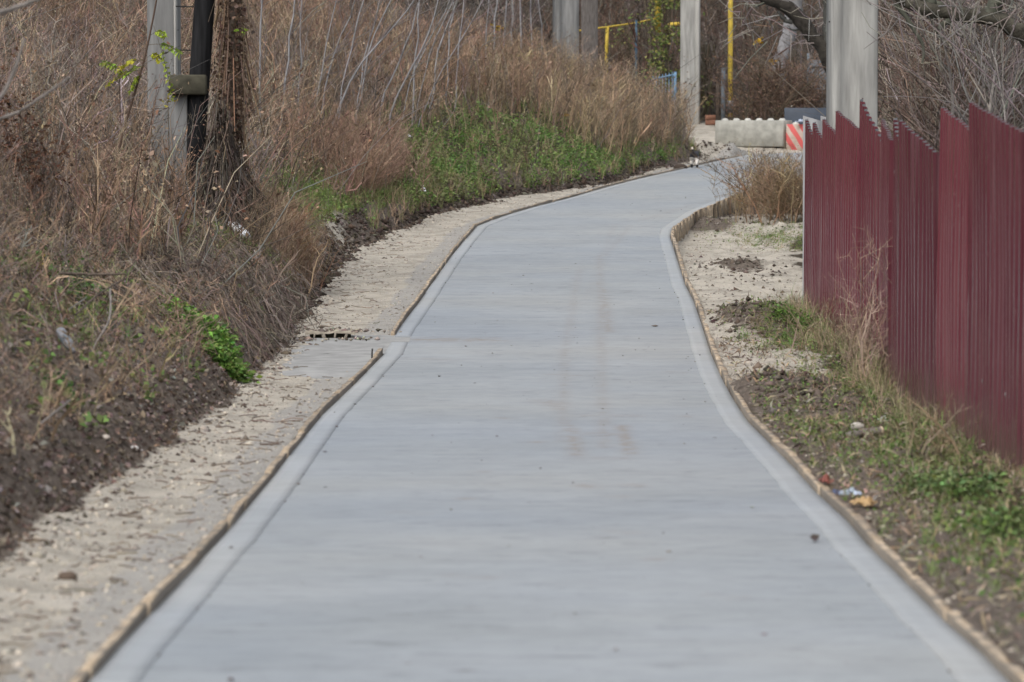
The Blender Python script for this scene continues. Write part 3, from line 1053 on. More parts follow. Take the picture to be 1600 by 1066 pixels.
# ---- formwork boards along the path
def plank(parent, p0, p1, side, w_=0.036, up=0.036, down=0.13, outer=False):
    p0, p1 = np.array(p0), np.array(p1)
    d = p1 - p0
    L = np.linalg.norm(d[:2])
    d = d / np.linalg.norm(d)
    nrm = np.array([d[1], -d[0], 0]) * side          # pointing away from the path
    K = max(3, int(L / 0.25))
    g = Geo()
    s = np.linspace(0.006, 1 - 0.006 / max(L, .1), K)
    c = p0[None] * (1 - s)[:, None] + p1[None] * s[:, None]
    jj = RNG.normal(size=(K, 4)) * 0.005
    b_ = 0.003
    tw = w_ * random.uniform(0.85, 1.15)
    sec = [(0.004, -down), (0.004, up - b_), (0.004 + b_, up), (0.004 + tw - b_, up), (0.004 + tw, up - b_), (0.004 + tw, -down)]
    V = np.stack([c + nrm * (a + jj[:, [0]] * (k > 3)) + np.array([0, 0, 1]) * (z_ + jj[:, [1]] * (k in (2, 3))) for k, (a, z_) in enumerate(sec)], 1)
    n_ = len(sec)
    ii = np.arange(K * n_).reshape(K, n_)
    Q = np.stack([ii[:-1, :-1], ii[1:, :-1], ii[1:, 1:], ii[:-1, 1:]], -1).reshape(-1, 4)
    Tt = []
    for r_ in (ii[0], ii[-1]):
        Tt += [(r_[0], r_[i], r_[i + 1]) for i in range(1, n_ - 1)]
    g.add(V.reshape(-1, 3), Q, Tt)
    o = g.build('plank', 'wood', parent, loc=tuple(p0))
    sm = np.zeros((K, n_))
    sm[:, :2] = 0.8 if not outer else 0.3  # face towards the path gets the darker tone
    a_ = o.data.attributes.new('inner_dark', 'FLOAT', 'POINT')
    a_.data.foreach_set('value', sm.astype(np.float32).ravel())
    return o


def board_run(label, tabl, Xf, y0, y1, side, lens, outer_from=None, **kw):
    e = empty('formwork_edging', (float(Xf(y0)), y0, float(zp(y0))), 0, label, 'formwork')
    y = y0
    while y < y1 - 0.1:
        L = random.uniform(*lens)
        yn = min(y + L, y1)
        for kx in tabl[:, 0]:                         # do not span a sharp bend
            if y + 0.5 < kx < yn and L > 1.0 and abs(kx - 58.8) < 3:
                yn = kx
                break
        a = (float(Xf(y)) + side * random.uniform(0, .016), y, float(zp(y)) + random.uniform(-0.01, 0.012))
        b_ = (float(Xf(yn)) + side * random.uniform(0, .016), yn - random.choice((0.0, 0.0, 0.03)), float(zp(yn)) + random.uniform(-0.01, 0.012))
        plank(e, a, b_, side, **kw)
        y = yn
    return e


board_run('timber form boards along the near left edge of the path, ending at the drain', TL, XL, 9.0, hit(604, 551).y - 0.02, -1, (1.1, 2.2))
board_run('timber form boards along the far left edge of the path beyond the drain', TL, XL, hit(607, 524).y, 88.0, -1, (1.3, 2.4))
yk = hit(1047, 368).y
board_run('timber form boards along the right edge of the path up to the bend', TR, XR, 9.0, yk, 1, (1.1, 2.2), w_=0.042)
e = empty('formwork_edging', (float(XR(yk)), yk, float(zp(yk))), 0, 'row of short upright board pieces edging the right bend of the path', 'formwork')
y = yk + 0.05
while y < 74.5:
    yn = y + random.uniform(0.42, 0.62)
    plank(e, (float(XR(y)), y, float(zp(y)) + random.uniform(-0.01, 0.01)), (float(XR(yn)), yn, float(zp(yn)) + random.uniform(-0.01, 0.01)), 1, w_=0.03, up=0.03, down=0.33, outer=True)
    y = yn + 0.11
# small iron peg beside the end of the near left boards
pg = at(545, 552, hit(604, 551).y - 0.8)
g = Geo()
ppx, ppy = float(XL(pg.y)) - 0.075, pg.y
tubes(g, np.array([[ppx, ppy, zp(ppy) - 0.1], [ppx, ppy, zp(ppy) + 0.05], [ppx + 0.004, ppy, zp(ppy) + 0.085]]), 0.007, 6, cap=True)
tag(g.build('iron_peg', 'iron_black', loc=(ppx, ppy, float(zp(ppy)))), 'short dark iron peg behind the last near left form board', 'peg')

# ================================================================== FENCE
FB = [(1261, 42.0), (1274, 40.6), (1289, 39.1), (1311, 37.3), (1347, 35.0), (1384, 33.2), (1399, 30.9), (1412, 29.4), (1473, 27.2), (1522, 25.2), (1608, 22.4), (1712, 19.9), (1850, 17.5)]
TOPS = [(185, 218), (190, 220), (185, 212), (172, 203), (152, 228), (186, 220), (182, 236), (186, 242), (166, 206), (158, 209), (160, 225), (150, 215)]
fence0 = at(1261, 475, 42.0)
fe = empty('sheet_fence', (fence0.x, 42.0, gz(fence0.x, 42.0)), 0, 'maroon corrugated sheet metal fence with a jagged saw-tooth top', 'fence')
floc = tuple(fe.location)


def sheet(parent, name, p0, p1, zt0, zt1, zb0, zb1, pitch=0.20, depth=0.034, flip=1, mats=('maroon_sheet', 'sheet_back'), lift=0.0):
    """one ribbed sheet from p0 to p1 (xy), top edge from zt0 to zt1"""
    p0, p1 = np.array(p0, float), np.array(p1, float)
    lap = (p1 - p0) / np.linalg.norm(p1 - p0)
    p0, p1 = p0 - lap * 0.09, p1 + lap * 0.05                 # sheets lap over their neighbours
    d = p1 - p0
    L = np.linalg.norm(d)
    d /= L
    n = np.array([d[1], -d[0]]) * flip
    prof = []
    k = 0
    while k * pitch < L:
        for fx, fo in ((0.0, 0), (0.36, 0), (0.50, 1), (0.86, 1), (1.0, 0)):
            s = (k + fx) * pitch
            if s <= L:
                prof.append((s, fo))
        k += 1
    prof.append((L, 0))
    lean_, buck = random.uniform(-0.007, 0.007), random.uniform(-0.012, 0.012)
    prof = sorted(set((round(s, 4), f) for s, f in prof))
    S = np.array([q[0] for q in prof])
    O = np.array([q[1] for q in prof]) * depth
    zt = zt0 + (zt1 - zt0) * S / L
    zb = zb0 + (zb1 - zb0) * S / L
    g = Geo()
    for off in (0.0, -0.002):
        xy = p0 + d * S[:, None] + n * (O + off + lift)[:, None]
        rows = [np.c_[xy + n * (lean_ * q + buck * math.sin(3.14 * q)) + n * (0.006 * np.sin(S * 5 + q * 4))[:, None], zb + (zt - zb) * q] for q in (0, 0.25, 0.5, 0.75, 1.0)]
        V = np.concatenate(rows)
        m_ = len(S)
        Q = []
        for r_ in range(4):
            a = np.arange(m_ - 1) + r_ * m_
            Q.append(np.stack([a, a + 1, a + 1 + m_, a + m_], -1))
        Q = np.concatenate(Q)
        g.add(V, Q if (off == 0) == (flip > 0) else Q[:, ::-1])
    nq = len(Q)
    o = g.build(name, mats[0], parent, loc=floc if parent is fe else tuple(parent.location))
    o.data.materials.append(MATS[mats[1]])
    mi = np.zeros(nq * 2, np.int32)
    mi[nq:] = 1
    o.data.polygons.foreach_set('material_index', mi)
    return o, p0, d, n, L


for i in range(len(FB) - 1):
    (xa, da), (xb_, db) = FB[i], FB[i + 1]
    A, Bq = at(xa, 400, da), at(xb_, 400, db)
    zt0, zt1 = at(xa, TOPS[i][0], da).z, at(xb_, TOPS[i][1], db).z
    zb0, zb1 = gz(A.x, da) - 0.03, gz(Bq.x, db) - 0.03
    # the sheet faces the path: normal towards -x
    o, p0, d, n, L = sheet(fe, 'panel', (A.x, da), (Bq.x, db), zt0, zt1, zb0, zb1, lift=0.012 * (i % 2))
    g = Geo()
    for row, frac in (('t', None), ('b', None)):
        ns = max(2, int(L / 0.33))
        for k in range(ns):
            s = (int((k + 0.5) / ns * L / 0.2) + 0.18) * 0.2
            zc = (min(zt0, zt1) - 0.17) if row == 't' else (max(zb0, zb1) + 0.42)
            zc += random.uniform(-0.015, 0.015)
            c = p0 + d * s + n * (0.012 * (i % 2) + 0.012)
            P = np.array([[c[0], c[1], zc], [c[0] + n[0] * 0.007, c[1] + n[1] * 0.007, zc]])
            tubes(g, P, 0.015, 6, cap=True)
    sc_ = g.build('screws', 'steel', o, loc=floc)
    sc_.location = (0, 0, 0)
    tag(sc_, kind='stuff')
    # post and rails on the yard side
    pp = np.array([A.x, da]) + d * 0.12 - n * 0.06
    g = Geo()
    tubes(g, np.array([[pp[0], pp[1], zb0 - 0.3], [pp[0], pp[1], zb0 + 0.9], [pp[0], pp[1], min(zt0, zt1) - 0.06]]), 0.03, 8, cap=True)
    g.build('post', 'steel', fe, loc=floc)
    for zz in (0.45, 1.62):
        a3 = np.r_[np.array([A.x, da]) - n * 0.035, zb0 + zz]
        b3 = np.r_[np.array([Bq.x, db]) - n * 0.035, zb1 + zz]
        g = Geo()
        tubes(g, np.stack([a3, (a3 + b3) / 2, b3]), 0.016, 4, cap=True)
        g.build('rail', 'steel', fe, loc=floc)

# return run of unpainted sheet at the far corner of the yard
ra = at(1262, 400, 42.6)
re_ = empty('grey_sheet_fence', (ra.x + 0.06, 43.0, gz(ra.x, 43.0)), 0, 'pale grey sheet fence run glimpsed through notches at the far fence corner', 'fence')
for k in range(2):
    xa, xb_ = ra.x + 0.06 + k * 0.2, ra.x + 0.06 + (k + 1) * 0.2
    zt = at(1270, 178, 43).z
    sheet(re_, 'panel', (xa, 43.0 + 0.02 * k), (xb_, 43.02 + 0.02 * k), zt - 0.02, zt - 0.12, gz(xa, 43) - 0.05, gz(xb_, 43) - 0.05, mats=('sheet_back', 'sheet_back'), flip=1)


# ================================================================== POLES
def ribbed_pole(name, label, px, w_px, Y, top=7.0, mat='pole_concrete', rz=0.0, groove=True, depth_f=0.8, light=True, base_z=None, taper=0.0):
    w_ = w_px * Y / FPX
    p = at(px, 200, Y)
    bz = gz(p.x, Y) if base_z is None else base_z
    e = empty(name, (p.x, Y, bz), rz, label, 'utility pole')
    dd = w_ * depth_f
    g = Geo()
    # I-shaped cross-section: two flanges joined by a recessed web
    if groove:
        sec = [(-.5, -.46), (-.47, -.5), (-.32, -.5), (-.30, -.455), (.0, -.455), (.02, -.5), (.47, -.5), (.5, -.46), (.5, .5), (.1, .5), (.08, .455), (-.2, .455), (-.22, .5), (-.5, .5)]
    else:
        sec = [(-.5, -.46), (-.46, -.5), (.46, -.5), (.5, -.46), (.5, .46), (.46, .5), (-.46, .5), (-.5, .46)]
    sec = np.array(sec)
    zz = np.linspace(-0.4, top, 10)
    V = np.stack([np.c_[sec * np.array([w_, dd]) * (1 - taper * (z_ / top)), np.full(len(sec), z_)] for z_ in zz], 0)
    m_ = len(sec)
    ii = np.arange(len(zz) * m_).reshape(len(zz), m_)
    i2 = np.roll(ii, -1, 1)
    Q = np.stack([ii[:-1], i2[:-1], i2[1:], ii[1:]], -1).reshape(-1, 4)
    g.add(V.reshape(-1, 3), Q)
    o = g.build('shaft', mat, e)
    g = Geo()
    box(g, (0, 0, top + 0.03), (w_ * (1 - taper) * 1.04, dd * 1.04 * (1 - taper), 0.06), bev=0.01)
    g.build('cap', 'pole_concrete', e)
    for z_ in (1.9, 3.1, 4.3):
        g = Geo()
        tubes(g, np.array([[-w_ * .5 - .012, 0, z_], [0, 0, z_], [w_ * .5 + .012, 0, z_]]), 0.008, 6, cap=True)
        g.build('tie_rod', 'iron_black', e)
    return e


ribbed_pole('concrete_pole', 'broad ribbed concrete utility pole rising behind the maroon fence', 1331, 71, 40.0, rz=R(6))
pl = ribbed_pole('concrete_pole', 'grey concrete utility pole beside the black tarred pole on the left bank', 257, 44, 46.0, rz=R(-14), groove=False, mat='pole_concrete_dark')
g = Geo()
wf = 44 * 46 / FPX
box(g, (wf * 0.5 + 0.012, -wf * 0.3, 3.0), (0.03, 0.06, 7.2), bev=0.006)
g.build('lit_corner', 'pole_concrete_lit', pl)  # added pale strip puts a lit edge into the colour
pl = ribbed_pole('concrete_pole', 'concrete utility pole with a corner paled as if lit standing behind the long concrete block', 1078, 26, 97.0, groove=False, rz=R(-20), base_z=at(1080, 190, 97).z)
g = Geo()
wf = 26 * 97 / FPX
box(g, (wf * 0.5 + 0.03, -wf * 0.3, 3.2), (0.10, 0.12, 7.4), bev=0.01)
g.build('lit_corner', 'pole_concrete_lit', pl)  # added pale strip stands in for the lit face of the pole
ribbed_pole('concrete_pole', 'grey concrete pole half sunk in tall dry grass, left of the yellow pipe', 884, 36, 92.0, rz=R(12), mat='pole_concrete_dark')
pz = at(921, 90, 93)
ribbed_pole('concrete_pole', 'dull concrete pole overgrown with brown stems, close right of the grey pole', 921, 24, 93.5, groove=False, rz=R(-8), mat='bark_grey')

# black tarred pole strapped to a mossy concrete stub
b0 = at(309, 160, 45.0)
t0 = at(320, 0, 45.0)
bz = gz(b0.x, 45.0)
e = empty('tarred_pole', (b0.x, 45.0, bz), 0, 'black tarred timber pole leaning right, strapped to a mossy concrete stub', 'utility pole')
g = Geo()
dirp = np.array(t0 - b0)
dirp /= dirp[2]
pts = np.array(b0)[None] + dirp[None] * np.linspace(-1.7, 6.0, 8)[:, None]
tubes(g, pts, np.linspace(0.128, 0.11, 8)[None], 14, cap=True)
g.build('shaft', 'tarred_wood', e, smooth_=True, loc=(b0.x, 45.0, bz))
sp = at(282, 150, 45.0)
g = Geo()
st_top = at(282, 118, 45.0).z
box(g, (sp.x - 0.02, 45.0, (bz - 0.2 + st_top) / 2), (0.21, 0.2, st_top - bz + 0.2), bev=0.012)
g.build('stub', 'pole_concrete_dark', e, loc=(b0.x, 45.0, bz))
g = Geo()
box(g, ((sp.x + b0.x) / 2, 44.87, at(290, 133, 45).z), (0.44, 0.2, 0.235), bev=0.02)
g.build('clamp_block', 'mossy_shade_concrete', e, loc=(b0.x, 45.0, bz))
for py in (10, 78):
    a_ = at(275, py, 45.3)
    c_ = at(302, py + 1, 45.0)
    g = Geo()
    tubes(g, np.stack([np.array(a_), np.array((a_ + c_) / 2), np.array(c_)]), 0.009, 6, cap=True)
    g.build('tie_rod', 'iron_black', e, loc=(b0.x, 45.0, bz))

# ================================================================== BLOCKS AND BACKGROUND FURNITURE
def stud_block(name, label, pxl, pxr, pyt, pyb, Y0, Y1, mat, studs=6, extra=None):
    a, c = at(pxl, pyb, Y0), at(pxr, pyb + 7, Y1)
    L = math.hypot(c.x - a.x, c.y - a.y)
    rz = math.atan2(c.y - a.y, c.x - a.x)
    h = (pyb - pyt) * Y0 / FPX
    base = Vector((a.x, a.y, at(pxl, pyb + 1, Y0).z - 0.02))
    e = empty(name, base, rz, label, 'concrete block')
    g = Geo()
    box(g, (L / 2, 0.28, h / 2 - 0.03), (L, 0.56, h + 0.06), bev=0.018)
    g.build('body', mat, e)
    for k in range(studs):
        g = Geo()
        c_ = (k + 0.55) / studs * L
        zz = np.array([h - 0.01, h + 0.025, h + 0.045, h + 0.05])
        tubes(g, np.stack([np.full(4, c_), np.full(4, 0.24), zz], 1), np.array([[0.085, 0.075, 0.05, 0.01]]), 12)
        g.build('stud', 'lime', e, smooth_=True)
    return e


stud_block('concrete_block', 'long grey concrete block with a row of white studs across the path end', 1117, 1224, 186, 223, 92.4, 91.6, 'block_concrete')
stud_block('striped_block', 'concrete block painted with red diagonal stripes next to the grey block', 1228, 1330, 192, 231, 91.5, 91.0, 'striped_block', 5)

# dark panel and a blue-white bag behind the striped block
p = at(1250, 180, 93.2)
g = Geo()
p0_, p1_ = at(1226, 190, 93.2), at(1300, 172, 93.4)
box(g, ((p0_.x + p1_.x) / 2, 93.3, p0_.z - 0.1), (p1_.x - p0_.x, 0.04, 0.86), bev=0.008)
dpn = empty('dark_board', (p.x, 93.3, p0_.z - 0.5), 0, 'dark slate coloured board standing behind the striped block', 'board')
g.build('face', 'dark_panel', dpn, loc=tuple(dpn.location))
for q in (1229, 1290):
    a_ = at(q, 180, 93.36)
    g = Geo()
    box(g, (a_.x, 93.36, p0_.z - 0.15), (0.05, 0.05, 0.95), bev=0.006)
    g.build('batten', 'bark_grey', dpn, loc=tuple(dpn.location))


def crumple(name, label, cat, c, size, mat, flat=0.35, seed=0, group=None, parts=()):
    """a crumpled sheet: folded two-sided patch resting at c"""
    rg = np.random.default_rng(seed)
    n_ = 14
    u, v = np.meshgrid(np.linspace(-1, 1, n_), np.linspace(-1, 1, n_))
    rad = np.sqrt(u * u + v * v)
    k = 0.75 + 0.35 * np.sin(np.arctan2(v, u) * 3 + seed) * rad
    X_ = u * k * size[0] / 2 + rg.normal(size=u.shape) * size[0] * 0.025
    Y_ = v * k * size[1] / 2 + rg.normal(size=u.shape) * size[1] * 0.025
    Z_ = (np.abs(np.sin(u * 3.1 + v * 1.7 + seed)) * 0.6 + np.abs(np.cos(v * 4.3 - u * 2 + seed)) * 0.5) * (1.1 - 0.7 * rad) * size[2] + rg.uniform(0, 0.12, u.shape) * size[2]
    Z_ = np.maximum(Z_, 0.004)
    ii = np.arange(n_ * n_).reshape(n_, n_)
    Q = np.stack([ii[:-1, :-1], ii[:-1, 1:], ii[1:, 1:], ii[1:, :-1]], -1).reshape(-1, 4)
    g = Geo()
    V = np.stack([X_, Y_, Z_], -1).reshape(-1, 3)
    g.add(V, Q)
    g.add(V - np.array([0, 0, 0.004]), Q[:, ::-1])
    o = g.build(name, mat, smooth_=True)
    o.location = c
    return tag(o, label, cat, group)


bgp = at(1252, 191, 91.6)
crumple('plastic_bag', 'pale blue and white plastic bag lying on the striped block', 'plastic bag', (bgp.x, 91.35, bgp.z - 0.01), (0.3, 0.25, 0.09), 'pale_blue_plastic', seed=3)

# yellow gas pipe
gp = at(1141, 160, 98.5)
e = empty('gas_pipe', (gp.x, 98.5, gz(gp.x, 98.5)), 0, 'yellow painted gas pipe rising straight up behind the grey block', 'pipe')
g = Geo()
gl_ = tuple(e.location)
tubes(g, np.array([[gp.x, 98.5, gl_[2] - 0.3], [gp.x, 98.5, 3.5], [gp.x, 98.5, 8.5]]), 0.062, 12, cap=True)
g.build('riser', 'yellow_paint', e, smooth_=True, loc=gl_)
g = Geo()
tubes(g, np.array([[gp.x, 98.5, 8.44], [gp.x + 0.4, 98.6, 8.5], [gp.x + 3, 99, 8.5]]), 0.06, 10, cap=True)
g.build('upper_run', 'yellow_paint', e, smooth_=True, loc=gl_)
g = Geo()
tubes(g, np.array([[gp.x, 98.5, gl_[2] + 0.1], [gp.x, 98.5, gl_[2] + 0.3], [gp.x, 98.5, gl_[2] + 0.42]]), 0.085, 12, cap=True)
g.build('collar', 'steel', e, smooth_=True, loc=gl_)
q0 = at(1028, 30, 102)
gl_ = (q0.x, 102.0, gz(q0.x, 102))
e = empty('gas_pipe', gl_, 0, 'yellow gas pipe running sloping over the dry grass on short posts', 'pipe')
g = Geo()
tubes(g, np.array([[q0.x, 102, 9.0], [q0.x, 102, 6.0], [q0.x, 102, q0.z - 0.35]]), 0.08, 12, cap=True)
g.build('riser', 'yellow_paint', e, smooth_=True, loc=gl_)
g = Geo()
run = [at(1028, 28, 102), at(1000, 35, 101.5), at(960, 41, 101), at(905, 48, 100), at(880, 51, 99.6)]
tubes(g, curve([tuple(q) for q in run], 16), 0.024, 10, cap=True)
g.build('sloping_run', 'yellow_paint', e, smooth_=True, loc=gl_)
for (qx, qy, Yq) in ((949, 43, 100.8),):
    q = at(qx, qy, Yq)
    g = Geo()
    tubes(g, np.array([[q.x, Yq, q.z], [q.x - 0.02, Yq, q.z - 0.5], [q.x - 0.03, Yq, gz(q.x, Yq) - 0.2]]), 0.045, 8, cap=True)
    g.build('support_post', 'yellow_paint', e, smooth_=True, loc=gl_)
g = Geo()
tubes(g, np.array([tuple(at(1042, 41, 101)), tuple(at(1047, 38, 101)), tuple(at(1066, 37, 101))]), 0.05, 10, cap=True)
g.build('branch_run', 'yellow_paint', e, smooth_=True, loc=gl_)

# grey post by the pipe, thin blue posts, blue gate, blue-grey gate, brick
def post_thing(name, label, px, pyt, pyb, Y, w_, mat, cat='post', d_=None):
    a, c = at(px, pyt, Y), at(px, pyb, Y)
    zb = min(c.z, gz(c.x, Y)) - 0.1
    e = empty(name, (c.x, Y, zb), 0, label, cat)
    g = Geo()
    box(g, (c.x, Y, (a.z + zb) / 2), (w_, d_ or w_, a.z - zb), bev=w_ * 0.12)
    g.build('shaft', mat, e, loc=(c.x, Y, zb))
    g = Geo()
    box(g, (c.x, Y, a.z + 0.012), (w_ * 1.1, (d_ or w_) * 1.1, 0.025))
    g.build('cap', mat, e, loc=(c.x, Y, zb))
    return e


post_thing('metal_post', 'short grey steel post left of the yellow gas pipe', 1130, 108, 185, 96.5, 0.10, 'grey_blue_paint')
post_thing('metal_post', 'thin dark blue post standing in brush left of the green creeper', 994, 33, 110, 100, 0.06, 'blue_paint')
post_thing('wooden_post', 'weathered brown wooden post between the concrete pole and the grey post', 1121, 130, 185, 97.5, 0.08, 'bark_brown')

ga = at(1018, 125, 98)
gb = at(1053, 117, 95.5)
gzb = gz(gb.x, 95.5)
e = empty('blue_gate', (gb.x, 95.5, gzb), 0, 'blue painted mesh gate half hidden by dry grass', 'gate')
gl_ = tuple(e.location)
g = Geo()
box(g, (gb.x + 0.03, 95.5, (gb.z + gzb) / 2), (0.07, 0.07, gb.z - gzb + 0.15), bev=0.008)
g.build('post', 'gate_blue', e, loc=gl_)
for f in (0.0, -0.62):
    g = Geo()
    tubes(g, np.array([tuple(gb + Vector((0, 0, f))), tuple((ga + gb) / 2 + Vector((0, 0, f))), tuple(ga + Vector((0, 0, f)))]), 0.025, 6, cap=True)
    g.build('rail', 'gate_blue', e, loc=gl_)
for k in range(7):
    f = (k + 0.5) / 7
    q = gb.lerp(ga, f)
    g = Geo()
    tubes(g, np.array([[q.x, q.y, q.z + 0.08], [q.x, q.y, q.z - 0.4], [q.x, q.y, q.z - 0.85]]), 0.011, 5, cap=True)
    g.build('bar', 'gate_blue', e, loc=gl_)

gc = at(1282, 100, 98)
gzc = gz(gc.x, 98)
e = empty('metal_gate', (gc.x, 98.0, gzc), 0, 'blue-grey sheet metal gate behind the bushes at the far right', 'gate')
gl_ = tuple(e.location)
for k in range(3):
    a_ = at(1266 + k * 14, 98, 98)
    g = Geo()
    box(g, (a_.x + 0.1, 98.0, gzc + 0.75), (0.2, 0.02, 1.5), bev=0.004)
    g.build('panel', 'grey_blue_paint', e, loc=gl_)
for f in (0.2, 0.75, 1.35):
    g = Geo()
    box(g, (gc.x, 97.97, gzc + f), (0.75, 0.04, 0.05), bev=0.004)
    g.build('rail', 'grey_blue_paint', e, loc=gl_)
for q in (1263, 1310):
    a_ = at(q, 98, 98)
    g = Geo()
    box(g, (a_.x, 97.98, gzc + 0.8), (0.07, 0.07, 1.75), bev=0.006)
    g.build('post', 'grey_blue_paint', e, loc=gl_)

bk = at(1110, 186, 96.6)
e = empty('brick_pile', (bk.x, 96.6, gz(bk.x, 96.6)), 0, 'pair of orange-red bricks at the foot of the far concrete pole', 'bricks')
for k in range(2):
    g = Geo()
    box(g, (0, 0, 0.06 + 0.125 * k), (0.25, 0.12, 0.12), rz=0.3 * k, bev=0.008)
    g.build('brick', 'brick_red', e)

# ================================================================== VEGETATION
STRAW, TAN, RUST, GREYB, DUSK = (0.33, 0.25, 0.165), (0.25, 0.18, 0.124), (0.215, 0.137, 0.096), (0.20, 0.165, 0.14), (0.105, 0.082, 0.067)
GREEN, GREEN2, OLIVE = (0.115, 0.20, 0.05), (0.18, 0.25, 0.075), (0.175, 0.18, 0.08)


def stuff(g, name, mat, label, cat):
    o = g.build(name, mat, tint=True)
    return tag(o, label, cat, kind='stuff')


def clear(X, Y):
    px = X / Y * FPX + 800
    return (np.abs(px - 376) < 44) & (Y > 31) & (Y < 44.6)


# ---- dry weeds over the left bank (far too many to count)
def left_field(n, y0, y1, tmin, tmax):
    Y = y0 + (y1 - y0) * RNG.uniform(0, 1, n)
    t_ = tmin + (tmax - tmin) * RNG.uniform(0, 1, n) ** 1.3
    X = XF(Y) - t_
    k = in_view(X, Y, 1.2)
    return X[k], Y[k], t_[k]


def green_zone(X, Y, t_):
    """0..1 where low green plants keep the dry stems away"""
    z = smooth(60, 64, Y) * smooth(86, 80, Y) * smooth(2.7, 1.9, t_ + (fbm(X * 1.2, Y * 0.8, 91) - 0.5) * 1.6)
    z = np.maximum(z, smooth(47, 49, Y) * smooth(58, 56, Y) * smooth(1.0, 0.7, t_))
    z = np.maximum(z, smooth(42, 43.5, Y) * smooth(47.5, 46, Y) * smooth(1.5, 1.2, t_))
    return z


g = Geo()
X, Y, t_ = left_field(10000, 33, 97, 0.25, 9.5)
gzone = green_zone(X, Y, t_)
pxx = X / Y * FPX + 800
k = (RNG.uniform(size=len(X)) > gzone * 0.96) & ~clear(X, Y) & ~((Y < 48) & (t_ < 1.1)) & ~((Y > 50) & (Y < 58) & (t_ < 1.0)) & ~((Y > 40) & (Y < 62) & (t_ < 0.45))
X, Y, t_ = X[k], Y[k], t_[k]
tone = fbm(X * 0.6, Y * 0.35, 41)
cols = np.where((tone > 0.58)[:, None], jit(RUST, len(X), 0.2), np.where((tone < 0.42)[:, None], jit(GREYB, len(X), 0.2), pick([STRAW, TAN, RUST, DUSK], len(X), [0.27, 0.35, 0.2, 0.18])))
cols = np.clip(cols * np.exp(RNG.normal(size=(len(X), 1)) * 0.32), 0.01, 0.6)
h = RNG.uniform(0.45, 1.3, len(X)) * (0.75 + 0.5 * smooth(0.5, 3.0, t_)) * (0.8 + 0.5 * fbm(X * 0.5, Y * 0.3, 42))
h *= 1 - 0.35 * smooth(86, 93, Y)
pole_gap = (Y < 46) & (X / Y * FPX + 800 > 215) & (X / Y * FPX + 800 < 430)
h = np.where(pole_gap, h * np.where(X / Y * FPX + 800 < 292, 1.0, 0.36), h)
weeds(g, on_ground(X, Y), h, cols, nb=11, lean=0.15, bias=(0.02, 0.0), fan=0.5, wid=0.0075, headsz=0.02)
# stouter canes, broken stalks and pale straws in the tangle
X, Y, t_ = left_field(3800, 34, 96, 0.5, 9.0)
k = (RNG.uniform(size=len(X)) > green_zone(X, Y, t_) * 0.9) & ~clear(X, Y)
X, Y = X[k], Y[k]
n = len(X)
P0 = on_ground(X, Y)
hh = RNG.uniform(0.4, 1.7, n)
dr = np.stack([RNG.normal(0.12, 0.4, n), RNG.normal(0, 0.3, n), np.ones(n)], -1)
kk = RNG.normal(size=(n, 3)) * 0.08
P = np.stack([P0 - [0, 0, 0.05], P0 + dr * (hh * 0.35)[:, None] + kk, P0 + dr * (hh * 0.7)[:, None] - kk * 0.4, P0 + dr * hh[:, None] * [1.25, 1.25, 0.94]], 1)
rr = RNG.uniform(0.003, 0.0095, n)[:, None] * np.array([[1, 0.85, 0.65, 0.35]])
tubes(g, P, rr, 3, pick([(0.34, 0.28, 0.205), (0.21, 0.19, 0.175), (0.07, 0.05, 0.04), (0.26, 0.17, 0.11), (0.12, 0.09, 0.07)], n, v=0.25))
k = RNG.integers(0, n, 8000)
q = RNG.uniform(0.45, 1.0, 8000)[:, None]
leaf_quads(g, P0[k] + dr[k] * hh[k][:, None] * q + RNG.normal(size=(8000, 3)) * 0.05, RNG.uniform(0.025, 0.07, 8000), pick([(0.34, 0.26, 0.18), (0.19, 0.105, 0.065), (0.08, 0.058, 0.045), (0.25, 0.165, 0.11)], 8000), up=0.2, aspect=0.3)
stuff(g, 'dry_weeds', 'stems', 'tall brown dry weeds covering the left bank', 'weeds')

# red-brown low tuft field by the middle of the bank, leaning over the verge
g = Geo()
n = 1250
X = RNG.normal(-2.25, 0.36, n)
Y = RNG.normal(61.5, 2.2, n)
k = XF(Y) - X > 0.5
X, Y = X[k], Y[k]
weeds(g, on_ground(X, Y), RNG.uniform(0.4, 0.95, len(X)), jit((0.25, 0.165, 0.118), len(X), 0.35), nb=10, lean=0.2, bias=(0.06, -0.02), fan=0.55, wid=0.006, headsz=0.015)
X = RNG.normal(-2.7, 0.16, 420)
Y = RNG.normal(44.3, 1.0, 420)
weeds(g, on_ground(X, Y), RNG.uniform(0.4, 0.85, len(X)), jit(TAN, len(X), 0.2), nb=9, lean=0.2, bias=(0.1, 0), fan=0.6, wid=0.005, headsz=0.012)
stuff(g, 'reddish_weeds', 'stems', 'reddish brown feathery dry weeds leaning over the left verge', 'weeds')

# fawn tall grass at the far bend
g = Geo()
X, Y, t_ = left_field(2200, 76, 93, 0.35, 4.5)
weeds(g, on_ground(X, Y), RNG.uniform(0.7, 1.35, len(X)), pick([(0.36, 0.265, 0.17), (0.26, 0.185, 0.12), (0.31, 0.23, 0.14), (0.15, 0.115, 0.085)], len(X)), nb=9, lean=0.17, bias=(0.06, 0), fan=0.42, wid=0.008, headsz=0.022)
stuff(g, 'fawn_grass', 'stems', 'tall fawn grass massed at the far left bend', 'grass')

# ---- matted dead vines and twigs on the near bank
g = Geo()


